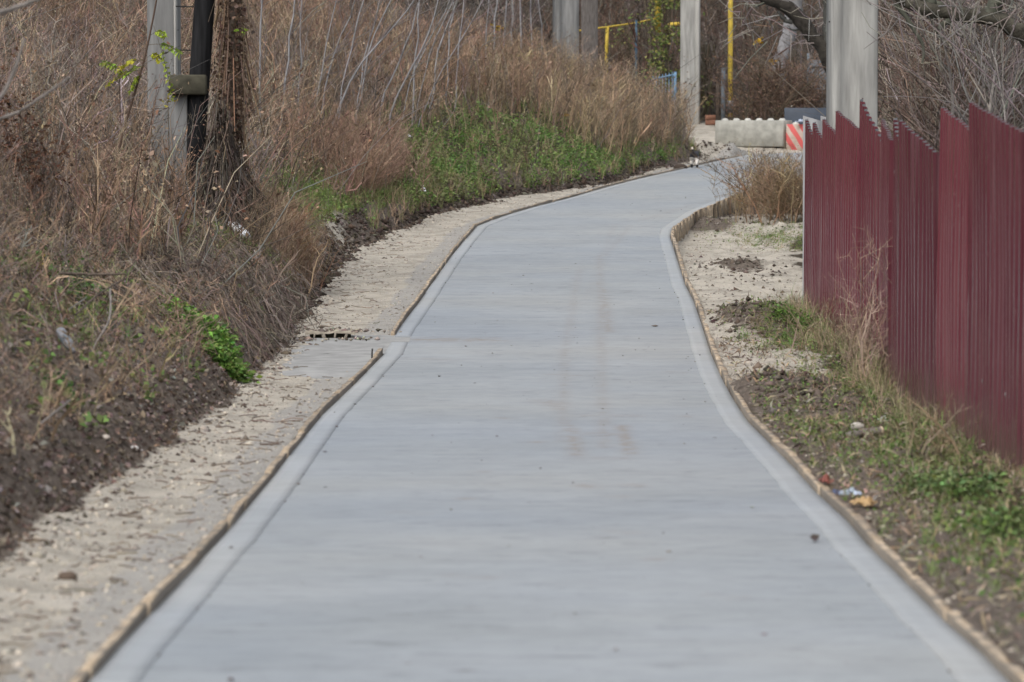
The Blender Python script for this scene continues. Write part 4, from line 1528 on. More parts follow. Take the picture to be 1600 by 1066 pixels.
def vines(g, n, x, y, sx_, sy, col, ln=(0.25, 0.8), wid=0.006, rise=0.12):
    X = RNG.normal(x, sx_, n)
    Y = RNG.normal(y, sy, n)
    az = RNG.uniform(0, 2 * np.pi, n)
    L = RNG.uniform(*ln, n)
    P = []
    for s in (0, 0.33, 0.67, 1.0):
        xx = X + np.cos(az) * L * (s - 0.5) + RNG.normal(size=n) * 0.075
        yy = Y + np.sin(az) * L * (s - 0.5) + RNG.normal(size=n) * 0.075
        P.append(np.stack([xx, yy, ground(xx, yy) + RNG.uniform(0.0, rise, n) * (1 + np.sin(s * 3.1))], -1))
    P = np.stack(P, 1)
    k = (P[:, :, 0] - XF(P[:, :, 1])).max(1) < 0.12 + 0.25 * (RNG.uniform(size=n) < 0.06)
    ribbons(g, P[k], np.full((k.sum(), 4), wid), col[k])


X, Y, t_ = left_field(3800, 14, 52, 0.15, 3.0)
k = t_ > 0.15 + 0.6 * smooth(34, 26, Y)
for i in range(1):
    n = k.sum()
    X_, Y_ = X[k], Y[k]
    az = RNG.uniform(0, 2 * np.pi, n)
    L = RNG.uniform(0.2, 0.7, n)
    P = []
    for s in (0, 0.33, 0.67, 1.0):
        xx = X_ + np.cos(az) * L * (s - 0.5) + RNG.normal(size=n) * 0.075
        yy = Y_ + np.sin(az) * L * (s - 0.5) + RNG.normal(size=n) * 0.075
        P.append(np.stack([xx, yy, ground(xx, yy) + RNG.uniform(0.01, 0.14, n) * (1 + np.sin(s * 3.1))], -1))
    P = np.stack(P, 1)
    P = P[(P[:, :, 0] - XF(P[:, :, 1])).max(1) < 0.1]
    n = len(P)
    ribbons(g, P, np.full((n, 4), 0.0055), pick([GREYB, TAN, STRAW, DUSK], n, [0.4, 0.2, 0.15, 0.25]))
vines(g, 2600, -2.45, 38.5, 0.35, 2.4, pick([GREYB, (0.19, 0.15, 0.12), DUSK], 2600), rise=0.16)
vines(g, 1400, -2.9, 36.0, 0.35, 1.6, pick([GREYB, (0.19, 0.15, 0.12), DUSK], 1400), rise=0.14)
stuff(g, 'matted_vines', 'stems', 'matted dead vines and twigs over the near left bank', 'dead vines')

# ---- weeds standing on the near bank top (X < -3.4)
g = Geo()
X, Y, t_ = left_field(1700, 17, 40, 1.2, 5.0)
k = ~clear(X, Y)
X, Y, t_ = X[k], Y[k], t_[k]
weeds(g, on_ground(X, Y), RNG.uniform(0.35, 0.95, len(X)) * (0.6 + 0.4 * smooth(1.2, 2.4, t_)), pick([GREYB, TAN, RUST, DUSK], len(X)), nb=8, lean=0.25, bias=(0.1, 0), fan=0.6, wid=0.005, headsz=0.016)
X, Y, t_ = left_field(1300, 15, 42, 0.25, 1.8)
weeds(g, on_ground(X, Y), RNG.uniform(0.12, 0.45, len(X)), pick([STRAW, TAN, RUST, GREYB], len(X)), nb=7, lean=0.4, bias=(0.1, 0), fan=0.7, wid=0.0045, headsz=0.014)
stuff(g, 'bank_top_weeds', 'stems', 'dry weeds and stalks on the near left bank', 'weeds')

# ---- leaf litter and clods on the bank face
g = Geo()
X, Y, t_ = left_field(40000, 13, 46, -0.02, 2.8)
P = on_ground(X, Y)
P[:, 2] += RNG.uniform(0.0, 0.03, len(X))
leaf_quads(g, P, RNG.uniform(0.02, 0.06, len(X)), pick([(0.19, 0.145, 0.115), (0.25, 0.20, 0.17), (0.105, 0.077, 0.06), (0.32, 0.235, 0.165), (0.32, 0.285, 0.26)], len(X), [0.3, 0.25, 0.25, 0.12, 0.08]), up=0.55, aspect=0.33)
stuff(g, 'leaf_litter', 'leaves', 'brown fallen leaves littering the near left bank', 'leaf litter')

g = Geo()
n = 6000
Y = 12 + 77 * RNG.uniform(0, 1, n) ** 1.2
t_ = np.abs(RNG.normal(0.02, 0.16, n)) * np.where(RNG.uniform(size=n) < 0.8, 1, -0.8)
X = XF(Y) - t_
P = on_ground(X, Y)
lumps(g, P, np.abs(RNG.normal(0.0, 0.013, n)) * (0.7 + 0.8 * smooth(25, 60, Y)) + 0.006, pick([(0.09, 0.07, 0.056), (0.13, 0.103, 0.082), (0.065, 0.051, 0.041), (0.18, 0.152, 0.13)], n, [0.4, 0.3, 0.2, 0.1]))
n = 4200
Y = 40 + 42 * RNG.uniform(0, 1, n) ** 1.5
t_ = RNG.uniform(-0.12, 0.42, n) * np.where(Y > 58, 0.45, 1.0)
X = XF(Y) - t_
P = on_ground(X, Y)
P[:, 2] += 0.01
lumps(g, P, np.abs(RNG.normal(0, 0.022, n)) + 0.012, pick([(0.07, 0.054, 0.043), (0.105, 0.082, 0.065), (0.05, 0.039, 0.032), (0.16, 0.13, 0.11)], n, [0.4, 0.3, 0.22, 0.08]))
# rubble round the drain slot
X, Y = RNG.normal(dp.x, 0.24, 260), yd + 0.1 + RNG.normal(0, 0.22, 260)
P = np.stack([X, Y, zp(Y) + np.where(Y > yd, 0.06, 0.008)], -1)
P = P[(np.abs(X - dp.x) > 0.2) | (Y > yd + 0.08) | (Y < yd - 0.15)]
lumps(g, P, np.abs(RNG.normal(0, 0.014, len(P))) + 0.006, pick([(0.20, 0.17, 0.14), (0.10, 0.08, 0.065), (0.33, 0.29, 0.24)], len(P)))
# heaps on the right verge
for cx, cy, sx_, sy, m_ in ((2.1, 29.5, 0.24, 1.3, 900), (2.45, 38.8, 0.22, 1.3, 800), (2.9, 49, 0.25, 1.4, 300), (3.1, 63, 0.4, 1.5, 250), (4.4, 64, 0.5, 1.5, 200), (4.7, 88.4, 0.6, 0.8, 400), (2.7, 47, 0.5, 3.0, 160)):
    X, Y = RNG.normal(cx, sx_, m_), RNG.normal(cy, sy, m_)
    k = (X > XR(Y) + 0.1) | (X < XL(Y) - 0.1)
    X, Y = X[k], Y[k]
    lumps(g, on_ground(X, Y), np.abs(RNG.normal(0, 0.018, len(X))) + 0.007, pick([(0.10, 0.08, 0.065), (0.14, 0.115, 0.095), (0.07, 0.055, 0.045)], len(X)))
stuff(g, 'dirt_clods', 'earth', 'crumbled dark earth along the foot of the bank', 'earth')

# ---- gravel and crumbs on the verges
g = Geo()
Y = 11 + 74 * RNG.uniform(0, 1, 9000) ** 1.5
X = XF(Y) + (XL(Y) - 0.06 - XF(Y)) * RNG.uniform(0, 1, 9000)
lumps(g, on_ground(X, Y), np.abs(RNG.normal(0, 0.007, len(X))) + 0.004, jit(np.array([(0.42, 0.37, 0.30), (0.33, 0.31, 0.28), (0.48, 0.43, 0.355), (0.16, 0.13, 0.11)])[RNG.choice(4, len(X), p=[0.4, 0.25, 0.15, 0.2])], len(X), 0.18, 0.012))
Y = 11 + 62 * RNG.uniform(0, 1, 4200) ** 1.1
X = XR(Y) + 0.08 + 1.5 * RNG.uniform(0, 1, 4200) ** 1.4
lumps(g, on_ground(X, Y), np.abs(RNG.normal(0, 0.009, len(X))) + 0.004, jit(np.array([(0.40, 0.35, 0.29), (0.30, 0.275, 0.245), (0.18, 0.15, 0.125)])[RNG.choice(3, len(X))], len(X), 0.18, 0.012))
Y = 11 + 62 * RNG.uniform(0, 1, 1800) ** 1.3
X = XF(Y) + np.abs(RNG.normal(0, 0.28, 1800))
k = X < XL(Y) - 0.08
X, Y = X[k], Y[k]
lumps(g, on_ground(X, Y), np.abs(RNG.normal(0, 0.012, len(X))) + 0.006, jit(np.array([(0.44, 0.39, 0.32), (0.36, 0.33, 0.29), (0.14, 0.115, 0.095)])[RNG.choice(3, len(X), p=[0.45, 0.3, 0.25])], len(X), 0.18, 0.012))
Y = 12 + 45 * RNG.uniform(0, 1, 420) ** 1.2
X = XF(Y) + RNG.uniform(0, 0.8, 420)
k = X < XL(Y) - 0.1
X, Y = X[k], Y[k]
P0 = on_ground(X, Y) + [0, 0, 0.008]
az = RNG.uniform(0, 6.28, len(X))
L_ = RNG.uniform(0.03, 0.16, len(X))
P1 = P0 + np.stack([np.cos(az) * L_, np.sin(az) * L_, RNG.uniform(0, 0.015, len(X))], -1)
tubes(g, np.stack([P0, (P0 + P1) / 2 + RNG.normal(size=P0.shape) * 0.006, P1], 1), np.full((len(X), 3), 0.0035), 3, pick([(0.13, 0.09, 0.065), (0.2, 0.15, 0.11)], len(X)))
stuff(g, 'gravel', 'earth', 'loose pale gravel and crumbs on both verges', 'gravel')

# ---- little crumbs and flecks on the concrete
g = Geo()
Y = 12 + 60 * RNG.uniform(0, 1, 240) ** 1.2
X = XL(Y) + (XR(Y) - XL(Y)) * RNG.uniform(0.02, 0.98, 240)
lumps(g, np.stack([X, Y, zp(Y) + 0.008], -1), np.abs(RNG.normal(0, 0.007, 240)) + 0.003, pick([(0.15, 0.13, 0.115), (0.22, 0.2, 0.18)], 240), flat=0.25)
# crumbs along the border seams
for tb, sgn in ((il, 1), (ir, -1)):
    k = RNG.choice(len(YS), 70)
    k = k[(YS[k] > 11) & (YS[k] < 60)]
    lumps(g, np.stack([tb[k] + RNG.normal(size=len(k)) * 0.006, YS[k], zp(YS[k]) + 0.006], -1), np.abs(RNG.normal(0, 0.005, len(k))) + 0.002, jit((0.15, 0.135, 0.12), len(k)), flat=0.5)
stuff(g, 'path_crumbs', 'earth', 'scattered crumbs of earth on the concrete', 'crumbs')

lf = hit(1271, 848)
g = Geo()
leaf_quads(g, np.array([[lf.x, lf.y, zp(lf.y) + 0.02], [lf.x + 0.01, lf.y + 0.02, zp(lf.y) + 0.025]]), np.array([0.055, 0.05]), jit((0.07, 0.055, 0.045), 2, 0.1), up=0.8)
tag(g.build('fallen_leaf', 'leaves', tint=True, loc=(lf.x, lf.y, float(zp(lf.y)))), 'single dark curled leaf lying on the near concrete', 'leaf')

# ---- green ground cover
g = Geo()
gb_ = Geo()


def cover(g, n, X, Y, size, cols, hgt=0.12):
    P = on_ground(X, Y)
    P[:, 2] += RNG.uniform(0.0, 1.0, len(X)) ** 1.3 * hgt
    leaf_quads(g, P, RNG.uniform(*size, len(X)), cols, up=0.55, aspect=0.36)


X, Y, t_ = left_field(64000, 57, 90, 0.1, 3.0)
k = RNG.uniform(size=len(X)) < green_zone(X, Y, t_) * (0.35 + 0.9 * (fbm(X * 2.0, Y * 1.2, 93) > 0.46))
X, Y, t_ = X[k], Y[k], t_[k]
cl = fbm(X * 2.2, Y * 1.3, 95)
c_ = np.where((cl > 0.55)[:, None], jit(GREEN, len(X), 0.22), np.where((cl < 0.42)[:, None], jit(OLIVE, len(X), 0.22), jit(GREEN2, len(X), 0.22)))
cover(g, 0, X, Y, (0.03, 0.07), c_, 0.2)
# small scattered green on the near bank
X, Y, t_ = left_field(16000, 15, 48, 0.2, 3.2)
k = fbm(X * 1.6, Y * 0.8, 97) > 0.58
X, Y = X[k], Y[k]
cover(g, 0, X, Y, (0.03, 0.07), pick([GREEN, GREEN2, OLIVE], len(X)), 0.10)
# bench and litter hollow
for cx, cy, sx_, sy, n in ((-3.1, 45.0, 0.45, 1.8, 4200), (-3.0, 56.0, 0.34, 2.0, 3600), (-2.75, 46.5, 0.22, 2.4, 2400), (-2.75, 41.5, 0.25, 1.8, 2400), (-2.15, 60.0, 0.3, 2.2, 1800), (-3.0, 37.0, 0.35, 2.0, 1500), (-3.2, 28.0, 0.4, 2.5, 450), (-1.7, 66, 0.35, 2.2, 2200)):
    X, Y = RNG.normal(cx, sx_, n), RNG.normal(cy, sy, n)
    k = XF(Y) - X > 0.32
    X, Y = X[k], Y[k]
    cover(g, 0, X, Y, (0.03, 0.07), pick([GREEN, GREEN2, OLIVE], len(X), [0.3, 0.4, 0.3]), 0.13)
    j = RNG.choice(len(X), len(X) // 4)
    blades(gb_, on_ground(X[j], Y[j]), RNG.uniform(0.08, 0.26, len(j)), pick([GREEN2, OLIVE, (0.22, 0.27, 0.08)], len(j)), 7, 0.007)
# right verge
for cx, cy, sx_, sy, n in ((2.75, 37.5, 0.28, 1.6, 1700), (2.75, 31, 0.22, 2.0, 900), (2.6, 25.5, 0.26, 1.8, 800), (2.45, 21.5, 0.28, 2.2, 900), (2.3, 17.5, 0.28, 2.0, 900), (2.0, 27.0, 0.2, 2.0, 500), (4.1, 60, 0.5, 1.5, 800), (4.7, 58, 0.5, 2.0, 800)):
    n = int(n * 1.6)
    X, Y = RNG.normal(cx, sx_, n), RNG.normal(cy, sy, n)
    k = X - XR(Y) > 0.12
    X, Y = X[k], Y[k]
    cover(g, 0, X, Y, (0.012, 0.036), pick([GREEN, GREEN2, OLIVE], len(X), [0.3, 0.3, 0.4]), 0.07)
    j = RNG.choice(len(X), len(X) // 5)
    blades(gb_, on_ground(X[j], Y[j]), RNG.uniform(0.05, 0.18, len(j)), pick([GREEN2, GREEN, OLIVE, STRAW], len(j)), 6, 0.004, 0.8)
stuff(g, 'ground_cover', 'leaves', 'low green leafy ground cover on the banks', 'ground cover')
gs_ = Geo()
Y = RNG.uniform(12, 41, 5200)
X = XR(Y) + 0.1 + RNG.uniform(0, 1, 5200) * 1.35
P = on_ground(X, Y)
P[:, 2] += RNG.uniform(0.0, 0.04, len(X))
leaf_quads(gs_, P, RNG.uniform(0.03, 0.12, len(X)), pick([STRAW, TAN, GREYB, (0.3, 0.26, 0.19), DUSK], len(X)), up=0.6, aspect=0.07)
stuff(gs_, 'dead_grass', 'stems', 'bits of dead grass and straw strewn over the right verge', 'dead grass')
# grass along the fence foot, green and dead
Y = RNG.uniform(17, 42, 760)
FXY = np.array([(at(x_, 400, d_).x, d_) for x_, d_ in FB])[::-1]
FX = lambda Y: np.interp(Y, FXY[:, 1], FXY[:, 0])
X = FX(Y) - 0.06 - np.abs(RNG.normal(0, 0.17, 760))
blades(gb_, on_ground(X, Y), RNG.uniform(0.08, 0.42, 760) * (0.4 + 0.6 * smooth(24, 31, Y)), pick([OLIVE, STRAW, (0.36, 0.30, 0.2), GREEN2], 760, [0.2, 0.35, 0.3, 0.15]), 7, 0.004, 0.7)
X, Y, t_ = left_field(2600, 57, 92, 0.08, 3.5)
blades(gb_, on_ground(X, Y), RNG.uniform(0.15, 0.45, len(X)), pick([OLIVE, STRAW, GREEN2, TAN], len(X)), 6, 0.008, 0.5)
stuff(gb_, 'grass', 'stems', 'tufts of green and yellowed grass on both verges', 'grass')

# ---- broad-leaved green plants, each its own thing
def rosette(name, label, px, py, Y, rad, h, n, col, leaf=(0.07, 0.15), group=None, cat='plant', dz=0.0):
    p = at(px, py, Y)
    bz = gz(p.x, Y)
    e = empty(name, (p.x, Y, bz), 0, label, cat, group)
    gs, gl = Geo(), Geo()
    a = RNG.uniform(0, 2 * np.pi, n)
    r_ = rad * np.sqrt(RNG.uniform(0.02, 1, n))
    tip = np.stack([p.x + np.cos(a) * r_, Y + np.sin(a) * r_ * 1.6, np.zeros(n)], -1)
    tip[:, 2] = ground(tip[:, 0], tip[:, 1]) + h * (1.1 - 0.6 * (r_ / rad) ** 2) * RNG.uniform(0.5, 1.1, n)
    root = tip.copy()
    root[:, 0] = p.x + (tip[:, 0] - p.x) * 0.45
    root[:, 1] = Y + (tip[:, 1] - Y) * 0.45
    root[:, 2] = ground(root[:, 0], root[:, 1])
    midp = (root + tip) / 2 + np.array([0, 0, h * 0.12])
    ribbons(gs, np.stack([root, midp, tip], 1), np.full((n, 3), 0.006), jit(np.array(col) * 0.9, n, 0.15))
    gs.build('stalks', 'stems', e, tint=True, loc=(p.x, Y, bz))
    d = unit(tip - root)
    d[:, 2] *= 0.3
    for k in range(8):
        c = tip + RNG.normal(size=tip.shape) * np.array([0.045, 0.05, 0.03])
        leaf_quads(gl, c, RNG.uniform(*leaf, n) * 0.5, jit(np.array(col) * np.array([1.25, 1.1, 1.2]), n, 0.35, 0.12), up=0.5, aspect=0.3, dirs=d)
    gl.build('foliage', 'leaves', e, tint=True, loc=(p.x, Y, bz))
    return e


rosette('leafy_plant', 'bright green broad-leaved plant sprawling on the near left bank face', 318, 492, 31.5, 0.27, 0.2, 210, (0.115, 0.235, 0.045))
rosette('leafy_plant', 'bright green broad-leaved plant just below the larger one on the left bank', 352, 520, 31.0, 0.16, 0.14, 100, (0.125, 0.235, 0.05))
rosette('leafy_plant', 'dark green low plant below the clear bottle on the left bank', 88, 510, 23.0, 0.12, 0.09, 40, (0.05, 0.13, 0.03), (0.05, 0.09))
rosette('leafy_plant', 'green plant at the bank crest near the left picture edge', 90, 405, 30.0, 0.3, 0.16, 90, (0.06, 0.15, 0.03), (0.05, 0.1))
rosette('leafy_plant', 'tall green weed against the maroon fence at the right picture edge', 1500, 742, 20.6, 0.2, 0.12, 80, (0.125, 0.2, 0.07), (0.05, 0.10))
rosette('leafy_plant', 'green leafy weed in front of the fence, right of the blue wrapper', 1450, 760, 21.0, 0.18, 0.10, 60, (0.13, 0.2, 0.07), (0.04, 0.08))
rosette('leafy_plant', 'lush green weed in the lower right corner by the fence', 1575, 815, 18.3, 0.22, 0.1, 70, (0.12, 0.2, 0.06), (0.05, 0.10))
rosette('leafy_plant', 'green tuft at the far end of the fence foot', 1245, 505, 37.8, 0.26, 0.16, 120, (0.10, 0.19, 0.04), (0.04, 0.09))
rosette('leafy_plant', 'green weed behind the grey block beside the steel post', 1137, 182, 95.5, 0.2, 0.16, 40, (0.07, 0.17, 0.03), (0.06, 0.12))

# ---- dry shrubs, each its own thing
def dry_shrub(name, label, x, Y, h, n, col, spread=0.35, lean=0.25, bias=(0, 0), wid=0.008, nb=12, cat='shrub', headsz=0.016, heads=2, fan=0.6, leafcol=None, ulow=0.15):
    bz = gz(x, Y)
    e = empty(name, (x, Y, bz), 0, label, cat)
    P = np.stack([RNG.normal(x, spread * 0.45, n), RNG.normal(Y, spread * 0.5, n), np.zeros(n)], -1)
    P[:, 2] = ground(P[:, 0], P[:, 1])
    g, gl = Geo(), Geo()
    c = jit(col, n, 0.2)
    weeds(g, P, h * RNG.uniform(0.55, 1.05, n), c, nb, lean, bias, fan, wid, headsz, heads, ulow, gl=gl)
    g.build('stems', 'stems', e, tint=True, loc=(x, Y, bz))
    if leafcol is not None:
        gl.c = [jit(leafcol, len(c_), 0.25) if len(c_) == 0 else np.repeat(jit(leafcol, len(c_) // 4, 0.25), 4, 0) for c_ in gl.c]
    tag(gl.build('seed_heads' if leafcol is None else 'dead_leaves', 'leaves', e, tint=True, loc=(x, Y, bz)), kind='stuff')
    return e


dry_shrub('dry_bush', 'round tan dry bush beyond the far end of the maroon fence', 4.5, 63.5, 1.1, 150, (0.27, 0.195, 0.12), 0.75, 0.25, (-0.06, 0), 0.008, 14, headsz=0.022)
dry_shrub('dry_bush', 'dark twiggy dry stems overhanging the path in front of the grey block', 4.55, 66.5, 1.2, 20, (0.11, 0.085, 0.065), 0.5, 0.3, (-0.1, 0), 0.009, 14, headsz=0.03)
dry_shrub('dry_bush', 'pale straw coloured bush rising above the far bend beside the fence corner', 4.75, 67.5, 1.2, 130, (0.25, 0.185, 0.12), 0.7, 0.25, (0, 0), 0.008, 12, headsz=0.022)
dry_shrub('dry_bush', 'reddish upright dry weed clump leaning over the left verge above the gravel', -2.62, 44.2, 0.85, 70, (0.19, 0.115, 0.07), 0.35, 0.22, (0.25, 0), 0.006, 12)
dry_shrub('dry_bush', 'dry clump with dark thin canes near the white pipe', -2.85, 41.6, 0.95, 26, (0.12, 0.085, 0.06), 0.4, 0.3, (0.2, 0), 0.007, 10)
dry_shrub('dead_leaf_shrub', 'rust brown dead-leaved shrub at the left picture edge', -4.3, 34.0, 1.3, 16, (0.12, 0.085, 0.065), 0.3, 0.14, (0, 0), 0.006, 14, heads=5, headsz=0.036, leafcol=(0.15, 0.075, 0.045), ulow=0.45)
dry_shrub('bare_shrub', 'blurred grey bare shrub in front at the upper left corner', -2.75, 18.8, 1.8, 5, (0.12, 0.105, 0.10), 0.2, 0.1, (0.0, 0), 0.008, 6, heads=1, headsz=0.008)
dry_shrub('bare_shrub', 'thin brown canes rising from the near bank at the left picture edge', -2.72, 19.4, 0.9, 10, (0.12, 0.085, 0.06), 0.3, 0.15, (0.0, 0), 0.004, 8, headsz=0.01)
dry_shrub('bare_shrub', 'dead wiry stems climbing the middle of the maroon fence', 2.9, 31.2, 1.25, 30, (0.36, 0.27, 0.2), 0.4, 0.2, (0.02, 0.02), 0.006, 8, headsz=0.01)
dry_shrub('bare_shrub', 'tangle of dry grass stems at the fence foot near the green tuft', 2.88, 34.0, 0.6, 40, (0.23, 0.18, 0.125), 0.5, 0.35, (-0.1, 0), 0.005, 8, headsz=0.01)
dry_shrub('bare_shrub', 'sparse straw stems in front of the nearest fence panels', 2.6, 23.8, 0.5, 26, (0.25, 0.2, 0.13), 0.5, 0.3, (-0.05, 0), 0.005, 6, headsz=0.01)

# ---- creeping brown vine heap round the tarred pole
hx, hy = float(at(345, 200, 44.3).x), 44.3
hz = gz(hx, hy)
e = empty('vine_heap', (hx, hy, hz), 0, 'dense heap of brown vines smothering the foot of the tarred pole', 'vines')
g = Geo()
n = 1300
a = RNG.uniform(0, 2 * np.pi, n)
P = []
r0 = 0.55 * np.sqrt(RNG.uniform(0, 1, n))
hgt = RNG.uniform(0.6, 1.75, n) * (1 - r0 / 0.9)
for s in (0, 0.3, 0.65, 1.0):
    rr = r0 * (0.35 + 1.25 * s ** 1.5) + 0.02
    aa = a + 0.8 * (s - 0.5) * RNG.normal(size=n)
    xx, yy = hx + np.cos(aa) * rr, hy + np.sin(aa) * rr
    P.append(np.stack([xx + RNG.normal(size=n) * 0.02, yy, hz + 0.05 + hgt * (1 - s ** 1.4)], -1))
tubes(g, np.stack(P, 1), np.full((n, 4), 0.0065), 3, pick([(0.085, 0.066, 0.055), (0.05, 0.039, 0.033), (0.17, 0.135, 0.11)], n, [0.4, 0.35, 0.25]))
g.build('vine_stems', 'stems', e, tint=True, loc=(hx, hy, hz))
g = Geo()
nl = 1500
aa = RNG.uniform(0, 2 * np.pi, nl)
zz = RNG.uniform(0, 1, nl)
rr = 0.6 * (1 - zz) ** 0.8 * RNG.uniform(0.5, 1, nl)
leaf_quads(g, np.stack([hx + np.cos(aa) * rr, hy + np.sin(aa) * rr, hz + 0.05 + zz * 1.4], -1), RNG.uniform(0.02, 0.05, nl), pick([(0.05, 0.037, 0.03), (0.08, 0.058, 0.046)], nl), up=0.2)
g.build('dead_leaves', 'leaves', e, tint=True, loc=(hx, hy, hz))

# dead creeper hanging on a thin trunk right of the tarred pole
vx, vy = float(at(362, 100, 44.8).x), 44.9
vz = gz(vx, vy)
e = empty('creeper_trunk', (vx, vy, vz), 0, 'slim trunk wrapped in hanging brown dead creeper right of the tarred pole', 'tree')
g = Geo()
tubes(g, curve([(vx, vy, vz - 0.1), (vx - 0.03, vy, vz + 1.4), (vx + 0.04, vy, vz + 3.2), (vx, vy, vz + 5.2)], 12), np.linspace(0.075, 0.045, 12)[None], 8)
g.build('trunk', 'bark_brown', e, smooth_=True, loc=(vx, vy, vz))
g = Geo()
n = 300
z0 = vz + RNG.uniform(0.8, 5.0, n)
a = RNG.uniform(0, 2 * np.pi, n)
r_ = np.abs(RNG.normal(0.12, 0.07, n)) + 0.03
L = RNG.uniform(0.3, 0.9, n)
P = np.stack([np.stack([vx + np.cos(a) * r_ * (0.7 + s * 0.7), vy + np.sin(a) * r_ * (0.7 + s * 0.7), z0 - L * s], -1) for s in (0, 0.5, 1.0)], 1)
ribbons(g, P, np.full((n, 3), 0.012), pick([(0.16, 0.105, 0.07), (0.11, 0.075, 0.052)], n))
g.build('creeper', 'stems', e, tint=True, loc=(vx, vy, vz))
g = Geo()
nl = 3800
z0 = vz + RNG.uniform(0.6, 5.0, nl)
a = RNG.uniform(0, 2 * np.pi, nl)
r_ = (0.05 + 0.20 * vnoise(z0 * 2.2, a * 0.8, 5) ** 1.5) * RNG.uniform(0.6, 1.4, nl)
leaf_quads(g, np.stack([vx + np.cos(a) * r_, vy + np.sin(a) * r_, z0], -1), RNG.uniform(0.03, 0.07, nl), pick([(0.14, 0.09, 0.062), (0.10, 0.065, 0.046), (0.19, 0.13, 0.09)], nl), up=0.1, droop=0.8)
g.build('dead_leaves', 'leaves', e, tint=True, loc=(vx, vy, vz))

# ---- seedling with yellow-green feathered leaves in front of the left pole
sx0 = at(165, 270, 38.0)
bz = gz(sx0.x, 38.0)
e = empty('feather_leaf_seedling', (sx0.x, 38.0, bz), 0, 'thin seedling with yellow-green feathery leaves left of the concrete pole', 'sapling')
g = Geo()
stem = curve([(sx0.x, 38, bz - 0.05), tuple(at(190, 200, 38)), tuple(at(218, 130, 38)), tuple(at(236, 50, 38)), tuple(at(255, -60, 38))], 12)
tubes(g, stem, np.linspace(0.016, 0.007, 12)[None], 6, jit((0.10, 0.07, 0.05), 1))
fr_ = [((222, 110), (168, 130)), ((225, 105), (195, 118)), ((222, 118), (205, 140)), ((230, 90), (250, 92)), ((232, 70), (282, 83)), ((236, 55), (258, 56)), ((228, 95), (185, 108)), ((214, 140), (160, 95)), ((240, 40), (270, 150))]
for (a_, b_) in fr_:
    p0_, p1_ = np.array(at(*a_, 38)), np.array(at(*b_, 37.9))
    tubes(g, curve([p0_, (p0_ + p1_) / 2 + np.array([0, 0, 0.06]), p1_], 6), np.full((1, 6), 0.003), 3, jit((0.12, 0.10, 0.05), 1))
g.build('stem', 'stems', e, tint=True, loc=(sx0.x, 38.0, bz))
g = Geo()
for i, (a_, b_) in enumerate(fr_):
    p0_, p1_ = np.array(at(*a_, 38)), np.array(at(*b_, 37.9))
    s = np.repeat(np.linspace(0.45, 1.0, 9), 2)
    c = p0_[None] * (1 - s[:, None]) + p1_[None] * s[:, None] + np.array([0, 0, 0.05]) * (s * (1 - s))[:, None] * 4
    sd = np.tile([1, -1], 9)[:, None] * np.array([[0.25, 0.9, 0.35]])
    c = c + unit(sd) * 0.035 - np.array([0, 0, 0.02])
    leaf_quads(g, c, np.full(18, 0.085), jit([(0.42, 0.40, 0.04), (0.26, 0.36, 0.05), (0.32, 0.40, 0.05)][i % 3], 18, 0.15), up=0.5, aspect=0.22, dirs=unit(sd) - np.array([0, 0, 0.5]))
g.build('foliage', 'leaves', e, tint=True, loc=(sx0.x, 38.0, bz))

# ---- slender pale saplings in the weeds (many look alike)
SAP = [((513, 98), (548, 3), 66), ((564, 118), (600, 0), 66), ((548, 116), (580, 82), 65), ((597, 154), (616, 98), 67), ((672, 138), (728, 62), 70), ((685, 75), (711, 0), 72),
       ((469, 79), (474, 0), 62), ((649, 75), (656, 0), 70), ((577, 66), (600, 10), 67), ((408, 50), (411, 0), 58), 
       ((452, 85), (462, 52), 61), ((500, 110), (520, 40), 64), ((665, 95), (690, 40), 71), ((700, 90), (706, 0), 74), ((640, 120), (668, 50), 69), ((787, 60), (790, 0), 84), ((800, 62), (802, 0), 85),
       ((815, 55), (821, 0), 86), ((832, 60), (835, 0), 86), ((760, 70), (765, 0), 80), ((533, 130), (552, 60), 65), ((610, 165), (640, 90), 67), ((716, 90), (730, 10), 74), ((773, 66), (780, 0), 82), ((848, 62), (850, 0), 87)]
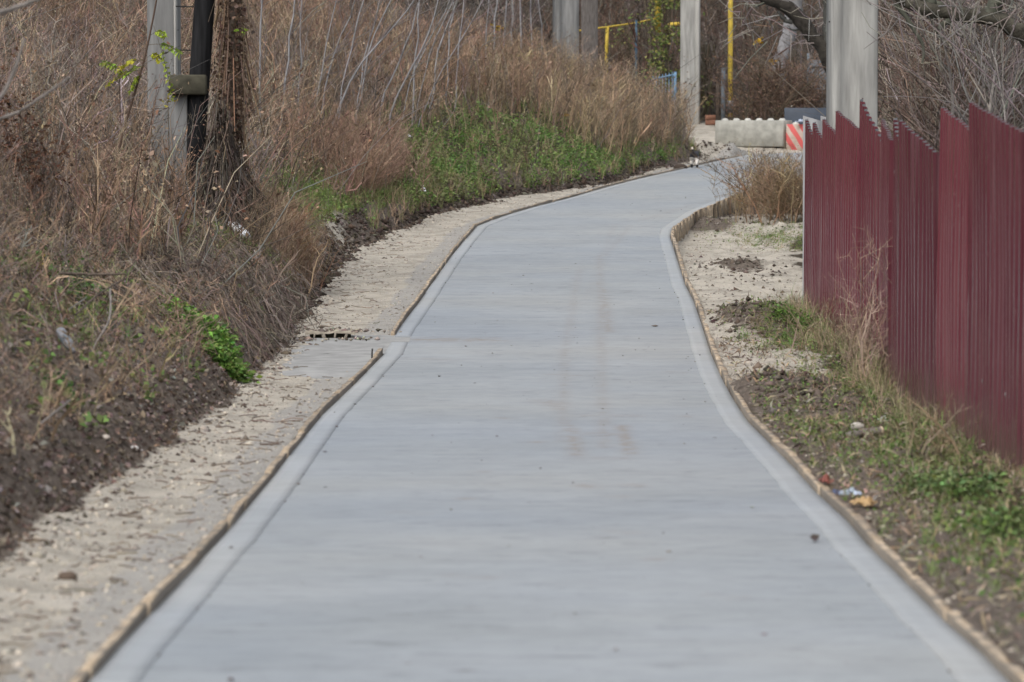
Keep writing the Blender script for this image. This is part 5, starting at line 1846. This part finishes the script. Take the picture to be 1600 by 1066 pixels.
for i, (a_, b_, Yq) in enumerate(SAP):
    p0_, p1_ = at(*a_, Yq), at(*b_, Yq)
    d = np.array(p1_ - p0_)
    d /= max(d[2], 0.1)
    bx_, by_ = p0_.x, Yq
    bz = gz(bx_, by_)
    dz_ = p0_.z - bz
    e = empty('pale_sapling', (bx_ - d[0] * 0.25 * dz_, by_, bz), 0, 'slender pale grey leaning sapling stem among the brown weeds' if Yq < 78 else 'thin pale sapling stem left of the grey pole sunk in dry grass', 'sapling', 'pale saplings on the left bank' if Yq < 78 else 'thin saplings by the far poles')
    pts = [(bx_ - d[0] * 0.4 * dz_, by_, bz - 0.05), tuple(p0_), tuple(np.array(p0_) + d * 1.3 + RNG.normal(size=3) * [0.09, 0.1, 0]), tuple(np.array(p0_) + d * np.array([0.8, 1, 1]) * 3.0 + RNG.normal(size=3) * [0.1, 0.2, 0])]
    g = Geo()
    cv = curve(pts, 14)
    cv[1:-1] += RNG.normal(size=(12, 3)) * 0.014
    rad0 = RNG.uniform(0.009, 0.021) * (1 if Yq < 76 else 1.4)
    tubes(g, cv, np.linspace(rad0, 0.006, 14)[None], 6)
    g.build('trunk', 'bark_pale', e, smooth_=True, loc=tuple(e.location))
    g = Geo()
    nb = 26
    k = RNG.integers(3, 13, nb)
    st = cv[k]
    dv = RNG.normal(size=(nb, 3)) * 0.35 + np.array([d[0], 0, 1.0])
    L = RNG.uniform(0.3, 0.9, nb)[:, None]
    tubes(g, np.stack([st, st + dv * L * 0.5, st + dv * L + RNG.normal(size=st.shape) * 0.06], 1), np.array([[0.006, 0.005, 0.003]]), 3, jit((0.21, 0.185, 0.175), nb, 0.25))
    g.build('crown', 'stems', e, tint=True, loc=tuple(e.location))

# ---- yellow leaf sprays in the weeds
def spray(label, px, py, Y, n=26, sz=0.07, w_=0.28, col=(0.5, 0.34, 0.03), hgt=0.09):
    p = at(px, py, Y)
    bz = min(gz(p.x, Y), p.z - 0.15)
    e = empty('yellow_leaf_sprig', (p.x, Y, bz), 0, label, 'sprig')
    g = Geo()
    tubes(g, curve([(p.x, Y, bz - 0.03), (p.x + 0.02, Y, (bz + p.z) / 2), tuple(p)], 6), np.linspace(0.008, 0.004, 6)[None], 4, jit((0.13, 0.09, 0.06), 1))
    k = 6
    tips = np.array(p)[None] + RNG.normal(size=(k, 3)) * np.array([w_ * 0.5, 0.12, hgt * 0.6])
    st = np.repeat(np.array([p]), k, 0)
    tubes(g, np.stack([st, (st + tips) / 2 + np.array([0, 0, 0.03]), tips], 1), np.full((k, 3), 0.003), 3, jit((0.16, 0.12, 0.06), k))
    g.build('stem', 'stems', e, tint=True, loc=(p.x, Y, bz))
    g = Geo()
    f = RNG.uniform(0.3, 1, n)[:, None]
    i_ = RNG.integers(0, k, n)
    c = np.array(p)[None] * (1 - f) + tips[i_] * f
    leaf_quads(g, c, RNG.uniform(0.7, 1.3, n) * sz, jit(col, n, 0.15), up=0.3, aspect=0.3)
    g.build('foliage', 'leaves', e, tint=True, loc=(p.x, Y, bz))


spray('small yellow leaf sprig low in the dry weeds above the green bank', 884, 178, 78.5, 26, 0.08, 0.3)
spray('yellow leaf sprig high among the pale saplings', 777, 42, 83, 30, 0.09, 0.35)
spray('yellow-orange leaf sprig left of the grey leaning trunk', 1183, 66, 99, 30, 0.11, 0.35, (0.55, 0.36, 0.02))
spray('small orange leaf sprig at the foot of the grey leaning trunk', 1208, 97, 98.5, 14, 0.1, 0.15, (0.55, 0.33, 0.03))
spray('yellow-green sprig on the bank crest beside the left edge stick', 68, 410, 29.5, 6, 0.06, 0.05, (0.45, 0.36, 0.05))
spray('pale green sprig between the saplings and the far poles', 815, 85, 82, 22, 0.08, 0.3, (0.30, 0.30, 0.05))
spray('green sprig near the top of the creeper trunk', 380, 45, 44.6, 10, 0.05, 0.08, (0.25, 0.36, 0.04))
spray('yellow sprig under the mossy clamp block', 262, 160, 44.4, 10, 0.045, 0.12, (0.42, 0.36, 0.04))

# ---- background brush on the rising ground (reads as one mass)
g = Geo()
n = 3500
Y = 97 + 55 * RNG.uniform(0, 1, n) ** 1.3
X = RNG.uniform(-1.0, 1.0, n) * (Y * 800 / FPX + 2)
k = ~((np.abs(X - 6.0) < 3.2) & (Y < 98.6) & (X > 3.0)) & ~((X < 1.0) & (Y < 100))
X, Y = X[k], Y[k]
tone = fbm(X * 0.35, Y * 0.2, 71)
cols = np.where((tone > 0.55)[:, None], jit((0.125, 0.08, 0.058), len(X), 0.35), np.where((tone < 0.45)[:, None], jit((0.15, 0.125, 0.115), len(X), 0.25), jit((0.08, 0.062, 0.052), len(X), 0.35)))
weeds(g, on_ground(X, Y), RNG.uniform(1.2, 3.2, len(X)) * (0.8 + 0.4 * smooth(100, 120, Y)), cols * 0.8, nb=12, lean=0.2, fan=0.6, wid=0.018, headsz=0.045, blen=(0.15, 0.4))
stuff(g, 'far_thicket', 'stems', 'grey-brown bare thicket covering the rising ground behind', 'thicket')

# ---- dense brown brush heaps behind the blocks
def brush(label, px, Y, h, w_, n, col, leafcol, cat='bush', name='brush_heap'):
    p = at(px, 200, Y)
    dry_shrub(name, label, p.x, Y, h, n, col, w_, 0.4, (0, 0), 0.012, 13, cat, 0.045, 4, 0.6, leafcol)


brush('dark brown vine-choked bush directly behind the long grey block', 1190, 95.6, 1.75, 0.75, 80, (0.13, 0.095, 0.073), (0.19, 0.125, 0.088))
brush('reddish brown bush behind the joint of the two concrete blocks', 1228, 96.2, 2.0, 0.8, 90, (0.14, 0.10, 0.075), (0.21, 0.135, 0.095))
brush('brown bush in front of the blue-grey gate', 1262, 96.6, 1.5, 0.5, 40, (0.15, 0.115, 0.09), (0.19, 0.14, 0.10))
brush('brown shrub behind the far concrete pole', 1108, 99.5, 1.7, 0.7, 50, (0.11, 0.085, 0.07), (0.13, 0.085, 0.06))

# green climber beside the far concrete pole
def green_climber(label, px, py0, py1, Y, w_, n):
    a_, b_ = at(px, py0, Y), at(px, py1, Y)
    bz = gz(b_.x, Y)
    e = empty('green_creeper', (b_.x, Y, bz), 0, label, 'climber')
    g = Geo()
    k = 14
    P = []
    xo = RNG.normal(0, w_ * 0.3, k)
    for s in np.linspace(0, 1, 6):
        P.append(np.stack([b_.x + xo * (0.4 + s) + RNG.normal(size=k) * 0.05, np.full(k, Y) + RNG.normal(size=k) * 0.08, np.full(k, bz + (a_.z - bz) * s)], -1))
    tubes(g, np.stack(P, 1), np.full((k, 6), 0.014), 4, jit((0.11, 0.09, 0.06), k))
    g.build('stems', 'stems', e, tint=True, loc=(b_.x, Y, bz))
    g = Geo()
    z = RNG.uniform(bz + 0.2, a_.z + 0.1, n)
    x = b_.x + RNG.normal(0, w_ * 0.42, n)
    kk = fbm(x * 2.5, z * 2.5, 13) > 0.44
    leaf_quads(g, np.stack([x, Y + RNG.normal(0, 0.25, n), z], -1)[kk], RNG.uniform(0.05, 0.12, kk.sum()), pick([(0.13, 0.19, 0.05), (0.20, 0.24, 0.07), (0.28, 0.27, 0.09)], kk.sum()), up=0.3, aspect=0.3)
    g.build('foliage', 'leaves', e, tint=True, loc=(b_.x, Y, bz))


green_climber('green leafy creeper clump left of the far concrete pole', 1040, -20, 105, 97.9, 0.75, 2600)
green_climber('sparse green creeper behind the thin blue post', 975, 40, 110, 103, 0.5, 380)
green_climber('small green creeper right of the far concrete pole', 1104, 70, 105, 98.8, 0.25, 180)

# ---- trees
# dark leaning tree behind the bend, trunk climbing left
def limb(g, pts, r0, r1, K=14, sides=9, C=None):
    cv_ = curve(pts, K * 2)
    cv_[1:-1] += RNG.normal(size=(K * 2 - 2, 3)) * r0 * 0.10
    tubes(g, cv_, np.linspace(r0, r1, K * 2)[None] * (1 + RNG.normal(size=(1, K * 2)) * 0.07), sides, C)


YT = 78.0
tb = at(1325, 175, YT)
bz = gz(tb.x, YT)
e = empty('leaning_tree', (tb.x, YT, bz), 0, 'dark mossy tree trunk leaning left over the far blocks', 'tree')
g = Geo()
limb(g, [(tb.x + 0.1, YT, bz - 0.1), tuple(at(1312, 130, YT)), tuple(at(1285, 75, YT)), tuple(at(1255, 32, YT)), tuple(at(1225, 8, YT)), tuple(at(1170, -20, YT)), tuple(at(1110, -55, YT))], 0.20, 0.11, 16)
g.build('trunk', 'bark_dark', e, smooth_=True, loc=(tb.x, YT, bz))
g = Geo()
tw = jit((0.07, 0.06, 0.05), 1)
limb(g, [tuple(at(1255, 32, YT)), tuple(at(1230, 35, YT)), tuple(at(1215, 18, YT))], 0.07, 0.03, 8, 6, tw)
limb(g, [tuple(at(1230, 8, YT)), tuple(at(1195, 5, YT)), tuple(at(1180, 12, YT))], 0.05, 0.015, 8, 6, tw)
limb(g, [tuple(at(1262, 40, YT)), tuple(at(1243, 48, YT)), tuple(at(1215, 40, YT))], 0.03, 0.01, 8, 5, tw)
limb(g, [tuple(at(1290, 85, YT)), tuple(at(1295, 30, YT)), tuple(at(1290, -40, YT))], 0.12, 0.08, 8, 7, tw)
for k in range(150):
    s = at(random.uniform(1150, 1310), random.uniform(-40, 70), YT + random.uniform(-0.8, 0.8))
    dv = Vector((random.gauss(-0.35, 0.5), random.gauss(0, 0.4), random.gauss(0.0, 0.5)))
    L = random.uniform(0.3, 0.9)
    tubes(g, np.array([tuple(s), tuple(s + dv * L * 0.5 + Vector((0, 0, random.gauss(0, .05)))), tuple(s + dv * L)]), np.array([[0.011, 0.008, 0.004]]), 3, jit((0.24, 0.215, 0.20), 1, 0.2))
g.build('crown', 'stems', e, tint=True, loc=(tb.x, YT, bz))

# pale leaning trunk in the background
YB = 100.0
a_, b_ = at(1218, 96, YB), at(1236, 35, YB)
bz = gz(a_.x, YB)
e = empty('grey_leaning_tree', (a_.x, YB, bz), 0, 'stout pale grey leaning trunk above the brown bushes at far right', 'tree')
g = Geo()
limb(g, [(a_.x - 0.1, YB, bz - 0.1), tuple(a_), tuple((a_ + b_) / 2 + Vector((0.06, 0, 0))), tuple(b_), tuple(at(1244, -10, YB)), tuple(at(1240, -80, YB))], 0.17, 0.24, 14, 10)
g.build('trunk', 'bark_pale', e, smooth_=True, loc=(a_.x, YB, bz))
g = Geo()
for k in range(12):
    s = Vector(at(1242, random.uniform(-80, -10), YB))
    dv = Vector((random.gauss(0, 1), random.gauss(0, 0.6), random.uniform(0.2, 1)))
    tubes(g, np.array([tuple(s), tuple(s + dv * 0.6), tuple(s + dv * 1.3)]), np.array([[0.05, 0.03, 0.01]]), 5, jit((0.24, 0.22, 0.2), 1))
g.build('crown', 'stems', e, tint=True, loc=(a_.x, YB, bz))

# big mossy tree behind the fence with a horizontal limb
YM = 35.0
tb = at(1660, 300, YM)
bz = gz(tb.x, YM)
e = empty('mossy_tree', (tb.x, YM, bz), 0, 'old mossy tree behind the fence with a thick horizontal limb at the top right', 'tree')
g = Geo()
limb(g, [(tb.x, YM, bz - 0.1), tuple(at(1640, 150, YM)), tuple(at(1600, 45, YM)), tuple(at(1545, 25, YM)), tuple(at(1510, 22, YM)), tuple(at(1470, 18, YM)), tuple(at(1420, 12, YM)), tuple(at(1390, -25, YM)), tuple(at(1350, -90, YM))], 0.12, 0.055, 22)
g.build('trunk', 'bark_moss', e, smooth_=True, loc=(tb.x, YM, bz))
g = Geo()
tw = jit((0.10, 0.095, 0.07), 1)
limb(g, [tuple(at(1545, 25, YM)), tuple(at(1556, 10, YM)), tuple(at(1575, -60, YM))], 0.08, 0.05, 8, 7, tw)
limb(g, [tuple(at(1470, 18, YM)), tuple(at(1440, -5, YM)), tuple(at(1430, -60, YM))], 0.07, 0.04, 8, 6, tw)
limb(g, [tuple(at(1500, 22, YM)), tuple(at(1478, 35, YM)), tuple(at(1462, 50, YM))], 0.05, 0.02, 8, 6, tw)
limb(g, [tuple(at(1400, 5, YM)), tuple(at(1425, 40, YM)), tuple(at(1445, 75, YM)), tuple(at(1440, 100, YM))], 0.03, 0.008, 8, 5, tw)
for k in range(120):
    s = at(random.uniform(1390, 1600), random.uniform(-30, 50), YM + random.uniform(-0.4, 0.4))
    dv = Vector((random.gauss(0, 0.6), random.gauss(0, 0.5), random.gauss(-0.1, 0.7)))
    L = random.uniform(0.2, 0.6)
    tubes(g, np.array([tuple(s), tuple(s + dv * L * 0.5 + Vector((0, 0, random.gauss(0, .04)))), tuple(s + dv * L)]), np.array([[0.008, 0.006, 0.003]]), 3, jit((0.21, 0.185, 0.17), 1, 0.2))
g.build('crown', 'stems', e, tint=True, loc=(tb.x, YM, bz))

RT = [('bare tree with a smooth grey forked trunk behind the nearest fence teeth', 1560, 36.0, 3.4, (0.12, 0), 0.055, 21), ('thin crooked bare tree behind the middle fence, left of the mossy limb end', 1452, 43.0, 3.2, (0.08, 0), 0.035, 22),
      ('slim straight bare tree in the gap between two high fence teeth', 1523, 34.0, 3.2, (0.04, 0), 0.032, 23), ('pale twisted bare tree just right of the broad concrete pole', 1405, 45.0, 3.3, (0.12, 0), 0.045, 24),
      ('leaning bare tree whose branches spread over the fence at the right edge', 1640, 39.0, 3.0, (-0.2, 0), 0.05, 25), ('low bare tree with arching twigs behind the deepest fence notch', 1478, 42.0, 2.8, (0.05, 0), 0.034, 26)]
for (lab, px, Yq, hh, ln, r_, sd) in RT:
    p = at(px, 250, Yq)
    bare_tree('bare_tree', lab, 'tree', (p.x, Yq, gz(p.x, Yq)), hh, ln, r_, 'bark_grey', sd, 3, 5, 0.7, 0.16, 0.3, (0.21, 0.185, 0.17), twig_extra=1)
g = Geo()
n = 2100
Y = RNG.uniform(43.5, 74, n)
lo = Y * 590 / FPX + 0.35
hi_ = Y * 800 / FPX + 1.5
X = lo + (hi_ - lo) * RNG.uniform(0, 1, n)
weeds(g, on_ground(X, Y), RNG.uniform(1.6, 3.8, n), pick([(0.155, 0.118, 0.095), (0.10, 0.071, 0.055), (0.23, 0.19, 0.165), (0.115, 0.07, 0.05), (0.045, 0.034, 0.028)], n, v=0.3), nb=18, lean=0.16, bias=(0.06, 0), fan=0.75, wid=0.011, headsz=0.03, heads=1, blen=(0.12, 0.36))
n = 160
Y = RNG.uniform(25, 42, n)
X = FX(Y) + 0.75 + RNG.uniform(0, 1, n) * 1.8
k = in_view(X, Y, 0.8) & (X / Y * FPX > 640)
X, Y = X[k], Y[k]
weeds(g, on_ground(X, Y), RNG.uniform(1.3, 2.2, len(X)), pick([(0.17, 0.145, 0.13), (0.125, 0.10, 0.088), (0.23, 0.205, 0.19)], len(X)), nb=12, lean=0.12, bias=(0.12, 0), fan=0.5, wid=0.008, headsz=0.015, heads=1, blen=(0.1, 0.26))
stuff(g, 'yard_thicket', 'stems', 'grey tangled bare thicket behind the maroon fence', 'thicket')

# far wood on the hill: closes the view
g = Geo()
n = 900
Y = RNG.uniform(140, 230, n)
X = RNG.uniform(-1, 1, n) * (Y * 800 / FPX + 5)
weeds(g, on_ground(X, Y), RNG.uniform(4, 8, n), pick([(0.10, 0.08, 0.073), (0.07, 0.055, 0.05), (0.115, 0.085, 0.07)], n), nb=20, lean=0.15, fan=0.7, wid=0.075, headsz=0.26, blen=(0.15, 0.4))
stuff(g, 'far_wood', 'stems', 'bare brown wood on the far slope', 'wood')

# ================================================================== LITTER AND SMALL THINGS
def lay(px, py, Y):
    p = at(px, py, Y)
    return Vector((p.x, Y, gz(p.x, Y)))


# white pipe offcut with dark bands
c = lay(372, 350, 43.6)
ax = Vector((0.55, -0.75, -0.25)).normalized()
e = empty('white_pipe', tuple(c), 0, 'white plastic pipe piece with dark rings lying in the green grass', 'pipe')
g = Geo()
p0_, p1_ = c + Vector((-0.10, 0.14, 0.26)), c + Vector((0.10, -0.14, 0.10))
ts = np.linspace(0, 1, 9)
pp = np.array([tuple(p0_.lerp(p1_, q)) for q in ts])
tubes(g, pp, np.array([[0.035, 0.062, 0.07, 0.072, 0.07, 0.072, 0.072, 0.07, 0.066]]), 16, cap=True)
g.build('body', 'white_plastic', e, smooth_=True, loc=tuple(c))
for q in (0.42, 0.66):
    m0, m1 = p0_.lerp(p1_, q), p0_.lerp(p1_, q + 0.03)
    g = Geo()
    tubes(g, np.array([tuple(m0), tuple(m0.lerp(m1, .5)), tuple(m1)]), 0.075, 16)
    g.build('ring', 'rubber_grey', e, smooth_=True, loc=tuple(c))

# clear bottle on the near bank
c = lay(103, 482, 24.5)
e = empty('plastic_bottle', tuple(c), 0, 'dirty clear plastic bottle lying on the near left bank', 'bottle')
p0_, p1_ = c + Vector((-0.05, 0.08, 0.14)), c + Vector((0.05, -0.08, 0.02))
ts = np.array([0, .05, .3, .35, .6, .7, .82, .9, .92, 1.0])
g = Geo()
tubes(g, np.array([tuple(p0_.lerp(p1_, q)) for q in ts]), np.array([[0.025, 0.032, 0.033, 0.030, 0.033, 0.033, 0.024, 0.013, 0.013, 0.013]]), 14, cap=True)
g.build('body', 'dirty_plastic', e, smooth_=True, loc=tuple(c))
g = Geo()
tubes(g, np.array([tuple(p0_.lerp(p1_, q)) for q in (0.98, 1.03, 1.08)]), 0.016, 12, cap=True)
g.build('cap', 'dirty_plastic', e, smooth_=True, loc=tuple(c))
g = Geo()
tubes(g, np.array([tuple(p0_.lerp(p1_, q)) for q in (0.38, 0.48, 0.58)]), 0.0335, 14)
g.build('wrapper', 'grey_blue_paint', e, smooth_=True, loc=tuple(c))

# bent grey tyre strip on the bank crest
c = lay(318, 415, 36.8)
e = empty('tyre_strip', tuple(c), 0, 'weathered grey bent tyre strip on the left bank', 'scrap')
g = Geo()
K = 16
pts = [tuple(at(297, 400, 36.9)), tuple(at(306, 408, 36.7)), tuple(at(316, 416, 36.5)), tuple(at(324, 427, 36.3)), tuple(at(334, 431, 36.2)), tuple(at(345, 433, 36.2))]
cv = curve(pts, K)
cv[:, 2] = np.maximum(cv[:, 2], ground(cv[:, 0], cv[:, 1]) + 0.02)
tubes(g, cv, np.full((1, K), 0.026), 4, cap=True)
g.build('tread', 'rubber_grey', e, loc=tuple(c))
cv2 = curve([tuple(at(297, 400, 36.9)), tuple(at(312, 397, 37.2)), tuple(at(322, 404, 37.2)), tuple(at(328, 412, 36.9))], 10)
cv2[:, 2] = np.maximum(cv2[:, 2], ground(cv2[:, 0], cv2[:, 1]) + 0.015)
g = Geo()
tubes(g, cv2, np.full((1, 10), 0.016), 4, cap=True)
g.build('sidewall', 'rubber_grey', e, loc=tuple(c))


def stick(label, pts, r0, mat='bark_grey', forks=()):
    c = Vector(pts[0])
    bz = gz(c.x, c.y)
    e = empty('fallen_stick', (c.x, c.y, bz), 0, label, 'stick')
    g = Geo()
    limb(g, [tuple(p) for p in pts], r0, r0 * 0.6, 10, 7)
    g.build('branch', mat, e, smooth_=True, loc=(c.x, c.y, bz))
    for f in forks:
        g = Geo()
        limb(g, [tuple(p) for p in f], r0 * 0.5, r0 * 0.25, 6, 5)
        g.build('side_twig', mat, e, smooth_=True, loc=(c.x, c.y, bz))


stick('brown stick lying level across the left bank crest', [at(92, 427, 28), at(140, 429, 28), at(196, 428, 28)], 0.012, 'bark_brown', [[at(130, 428, 28), at(110, 442, 28), at(85, 446, 27.8)], [at(140, 429, 28), at(125, 440, 27.9), at(104, 456, 27.7)]])
stick('curved pale dead cane arching down the near left bank', [at(172, 452, 26), at(174, 480, 25.8), at(170, 505, 25.6), at(150, 535, 25.4), at(140, 560, 25.2), at(136, 596, 25)], 0.008, 'bark_grey')
stick('tawny thin stick slanting up the near left bank', [at(118, 492, 26), at(150, 462, 26.3), at(195, 435, 26.8), at(214, 402, 27)], 0.008, 'bark_brown')
stick('grey stick stuck in the dark near bank', [at(62, 664, 21), at(85, 645, 21.1), at(110, 625, 21.3)], 0.008, 'bark_grey')
stick('thin dark branch reaching over the left verge below the white pipe', [at(355, 398, 41), at(400, 388, 41), at(440, 375, 41.2), at(500, 345, 41.5)], 0.007, 'bark_brown', [[at(440, 375, 41.2), at(470, 372, 41), at(490, 358, 41)]])
stick('blurred grey branch crossing the upper left corner', [at(-20, 25, 19), at(15, 15, 19), at(45, 5, 19), at(80, -12, 19)], 0.014, 'bark_grey')
stick('blurred grey twig slanting up at the left picture edge', [at(-15, 170, 19), at(10, 140, 19), at(30, 90, 19), at(38, 60, 19)], 0.011, 'bark_grey')
stick('blurred grey branch over the rust brown shrub', [at(-15, 190, 20), at(30, 175, 20), at(60, 155, 20), at(110, 120, 20)], 0.009, 'bark_grey')
stick('thin grey cane standing against the near bank at the left edge', [at(32, 720, 18.6), at(22, 640, 18.6), at(12, 540, 18.6), at(5, 470, 18.6)], 0.004, 'bark_brown')
for lab, (px, py), Y_, L, r_ in (('short pale log lying on the right verge by the fence', (1348, 664), 25.6, 0.26, 0.03),):
    c = lay(px, py, Y_)
    g = Geo()
    e = empty('short_log', tuple(c), 0, lab, 'log')
    limb(g, [(c.x - L / 2, c.y - 0.1, c.z + 0.02), (c.x, c.y, c.z + 0.035), (c.x + L / 2, c.y + 0.06, c.z + 0.05)], r_, r_ * 0.9, 8, 8)
    g.build('bark', 'bark_grey', e, smooth_=True, loc=tuple(c))
    g = Geo()
    tubes(g, np.array([(c.x + L / 2 - 0.01, c.y + 0.055, c.z + 0.05), (c.x + L / 2, c.y + 0.06, c.z + 0.05), (c.x + L / 2 + 0.008, c.y + 0.064, c.z + 0.05)]), r_ * 0.93, 8, cap=True)
    g.build('cut_end', 'wood', e, loc=tuple(c))

# rubbish on the right verge
for name, lab, cat, px, py, Y_, sz, mat, sd in (
        ('crumpled_bag', 'crumpled brick-red bag on the right verge behind the form board', 'litter', 1290, 742, 21.6, (0.09, 0.16, 0.06), 'red_plastic', 1),
        ('wrapper', 'dark blue crumpled wrapper beside the right form board', 'litter', 1305, 762, 20.9, (0.07, 0.14, 0.035), 'blue_plastic', 2),
        ('wrapper', 'whitish blue crumpled wrapper touching the dark blue one', 'litter', 1330, 764, 20.85, (0.12, 0.14, 0.04), 'pale_blue_plastic', 4),
        ('paper_scrap', 'pink paper scrap right of the blue wrappers', 'litter', 1352, 762, 20.9, (0.05, 0.08, 0.03), 'pink_paper', 5),
        ('paper_scrap', 'salmon coloured scrap between the red bag and the blue wrappers', 'litter', 1320, 753, 21.3, (0.05, 0.08, 0.04), 'pink_paper', 8),
        ('orange_peel', 'torn orange-yellow packaging nearest the right form board', 'litter', 1352, 796, 19.9, (0.13, 0.24, 0.05), 'orange_paper', 6),
        ('rag', 'pale greenish rag at the foot of the maroon fence', 'litter', 1380, 622, 27.4, (0.10, 0.2, 0.06), 'rag', 7),
        ('paper_scrap', 'white scrap beside the white pipe', 'litter', 413, 352, 44.2, (0.05, 0.1, 0.05), 'white_plastic', 9),
        ('paper_scrap', 'white scrap lying in the grass at the edge of the dark earth', 'litter', 661, 318, 63.5, (0.10, 0.15, 0.12), 'white_plastic', 10),
        ('paper_scrap', 'white scrap high on the green bank', 'litter', 638, 167, 68, (0.14, 0.2, 0.08), 'white_plastic', 11),
        ('paper_scrap', 'white scrap on the bank crest near the left picture edge', 'litter', 142, 384, 31, (0.05, 0.1, 0.05), 'white_plastic', 12)):
    c = lay(px, py, Y_)
    crumple(name, lab, cat, (c.x, c.y, c.z + 0.006), sz, mat, seed=sd)

# loose stones that stand out
for lab, px, py, Y_, r_, col_ in (('pale stone in the dark near bank', 165, 662, 22.5, 0.022, (0.5, 0.44, 0.38)), ('white stone at the lower edge of the dark near bank', 210, 682, 23.0, 0.022, (0.55, 0.53, 0.5)),
                                 ('larger pale stone lying left of the short log', 1340, 645, 26.0, 0.04, (0.45, 0.42, 0.38)), ('dark clod lying alone on the near left gravel', 105, 893, 16.3, 0.035, (0.12, 0.09, 0.07)),
                                 ('dark clod next to the dog on the left verge', 1063, 259, 81, 0.12, (0.07, 0.055, 0.045))):
    c = lay(px, py, Y_)
    g = Geo()
    import bmesh
    bm = bmesh.new()
    bmesh.ops.create_icosphere(bm, subdivisions=2, radius=r_)
    V = np.array([v.co[:] for v in bm.verts])
    V = V * np.array([1.2, 1.0, 0.7]) * (0.8 + 0.45 * vnoise(V[:, 0] / r_ * 1.6 + px, V[:, 1] / r_ * 1.6 + V[:, 2] / r_, 3))[:, None]
    bm.verts.index_update()
    T = [[v.index for v in f.verts] for f in bm.faces]
    bm.free()
    g.add(V, None, T, col_)
    o = g.build('stone' if 'clod' not in lab else 'clod', 'earth', tint=True, smooth_=True)
    o.location = (c.x, c.y, c.z + r_ * 0.3)
    tag(o, lab, 'stone' if 'clod' not in lab else 'clod')

# ================================================================== DOG walking away on the left verge
dpos = hit(1085, 262.5)
dzg = float(zp(dpos.y)) + 0.004
verts, edges, rads = [], [], []


def sv(co, r_, link=None):
    verts.append(co)
    rads.append(r_)
    if link is not None:
        edges.append((link, len(verts) - 1))
    return len(verts) - 1


# local frame: +y is the walking direction (away from the camera), z up; shoulder height 0.33
pel = sv((0, -0.13, 0.265), (0.078, 0.075))
mid = sv((0.0, 0.0, 0.265), (0.075, 0.08), pel)
chest = sv((0.01, 0.15, 0.26), (0.08, 0.092), mid)
neck = sv((0.03, 0.23, 0.29), (0.055, 0.055), chest)
head = sv((0.045, 0.30, 0.30), (0.058, 0.056), neck)
muz = sv((0.05, 0.37, 0.28), (0.03, 0.028), head)
sv((0.052, 0.405, 0.275), (0.018, 0.017), muz)
for s in (-1, 1):
    ear = sv((0.045 + s * 0.04, 0.285, 0.345), (0.018, 0.012), head)
    sv((0.045 + s * 0.05, 0.278, 0.372), (0.006, 0.005), ear)
t1 = sv((-0.005, -0.205, 0.315), (0.028, 0.028), pel)
t2 = sv((-0.02, -0.235, 0.37), (0.022, 0.022), t1)
t3 = sv((-0.035, -0.21, 0.42), (0.021, 0.021), t2)
sv((-0.045, -0.165, 0.43), (0.014, 0.014), t3)
for s, fwd in ((-1, 0.05), (1, -0.045)):
    hip = sv((s * 0.055, -0.13 + fwd * 0.3, 0.225), (0.05, 0.058), pel)
    knee = sv((s * 0.062, -0.085 + fwd, 0.155), (0.036, 0.04), hip)
    hock = sv((s * 0.06, -0.165 + fwd * 1.4, 0.10), (0.021, 0.022), knee)
    paw = sv((s * 0.06, -0.15 + fwd * 1.6, 0.025), (0.018, 0.018), hock)
    sv((s * 0.06, -0.115 + fwd * 1.6, 0.014), (0.017, 0.013), paw)
for s, fwd in ((-1, -0.05), (1, 0.05)):
    sh = sv((s * 0.05, 0.16, 0.21), (0.042, 0.05), chest)
    el = sv((s * 0.055, 0.13 + fwd * 0.5, 0.15), (0.028, 0.03), sh)
    wr = sv((s * 0.055, 0.15 + fwd, 0.075), (0.02, 0.02), el)
    pw = sv((s * 0.055, 0.15 + fwd * 1.2, 0.022), (0.018, 0.018), wr)
    sv((s * 0.055, 0.185 + fwd * 1.2, 0.014), (0.017, 0.013), pw)
me = bpy.data.meshes.new('dog')
me.from_pydata(verts, edges, [])
dog = bpy.data.objects.new('dog', me)
COL.objects.link(dog)
sk = dog.modifiers.new('skin', 'SKIN')
sk.use_smooth_shade = True
if not me.skin_vertices:
    bpy.context.view_layer.objects.active = dog
    me.skin_vertices.new() if hasattr(me.skin_vertices, 'new') else None
for i, r_ in enumerate(rads):
    me.skin_vertices[0].data[i].radius = r_
    me.skin_vertices[0].data[i].use_root = (i == 0)
ss = dog.modifiers.new('sub', 'SUBSURF')
ss.levels = ss.render_levels = 2
me.materials.append(MATS['dog_coat'])
dog.location = (dpos.x, dpos.y, dzg + 0.0)
dog.rotation_euler = (0, 0, R(-6))
tag(dog, 'small black and white dog walking away along the left verge', 'dog')
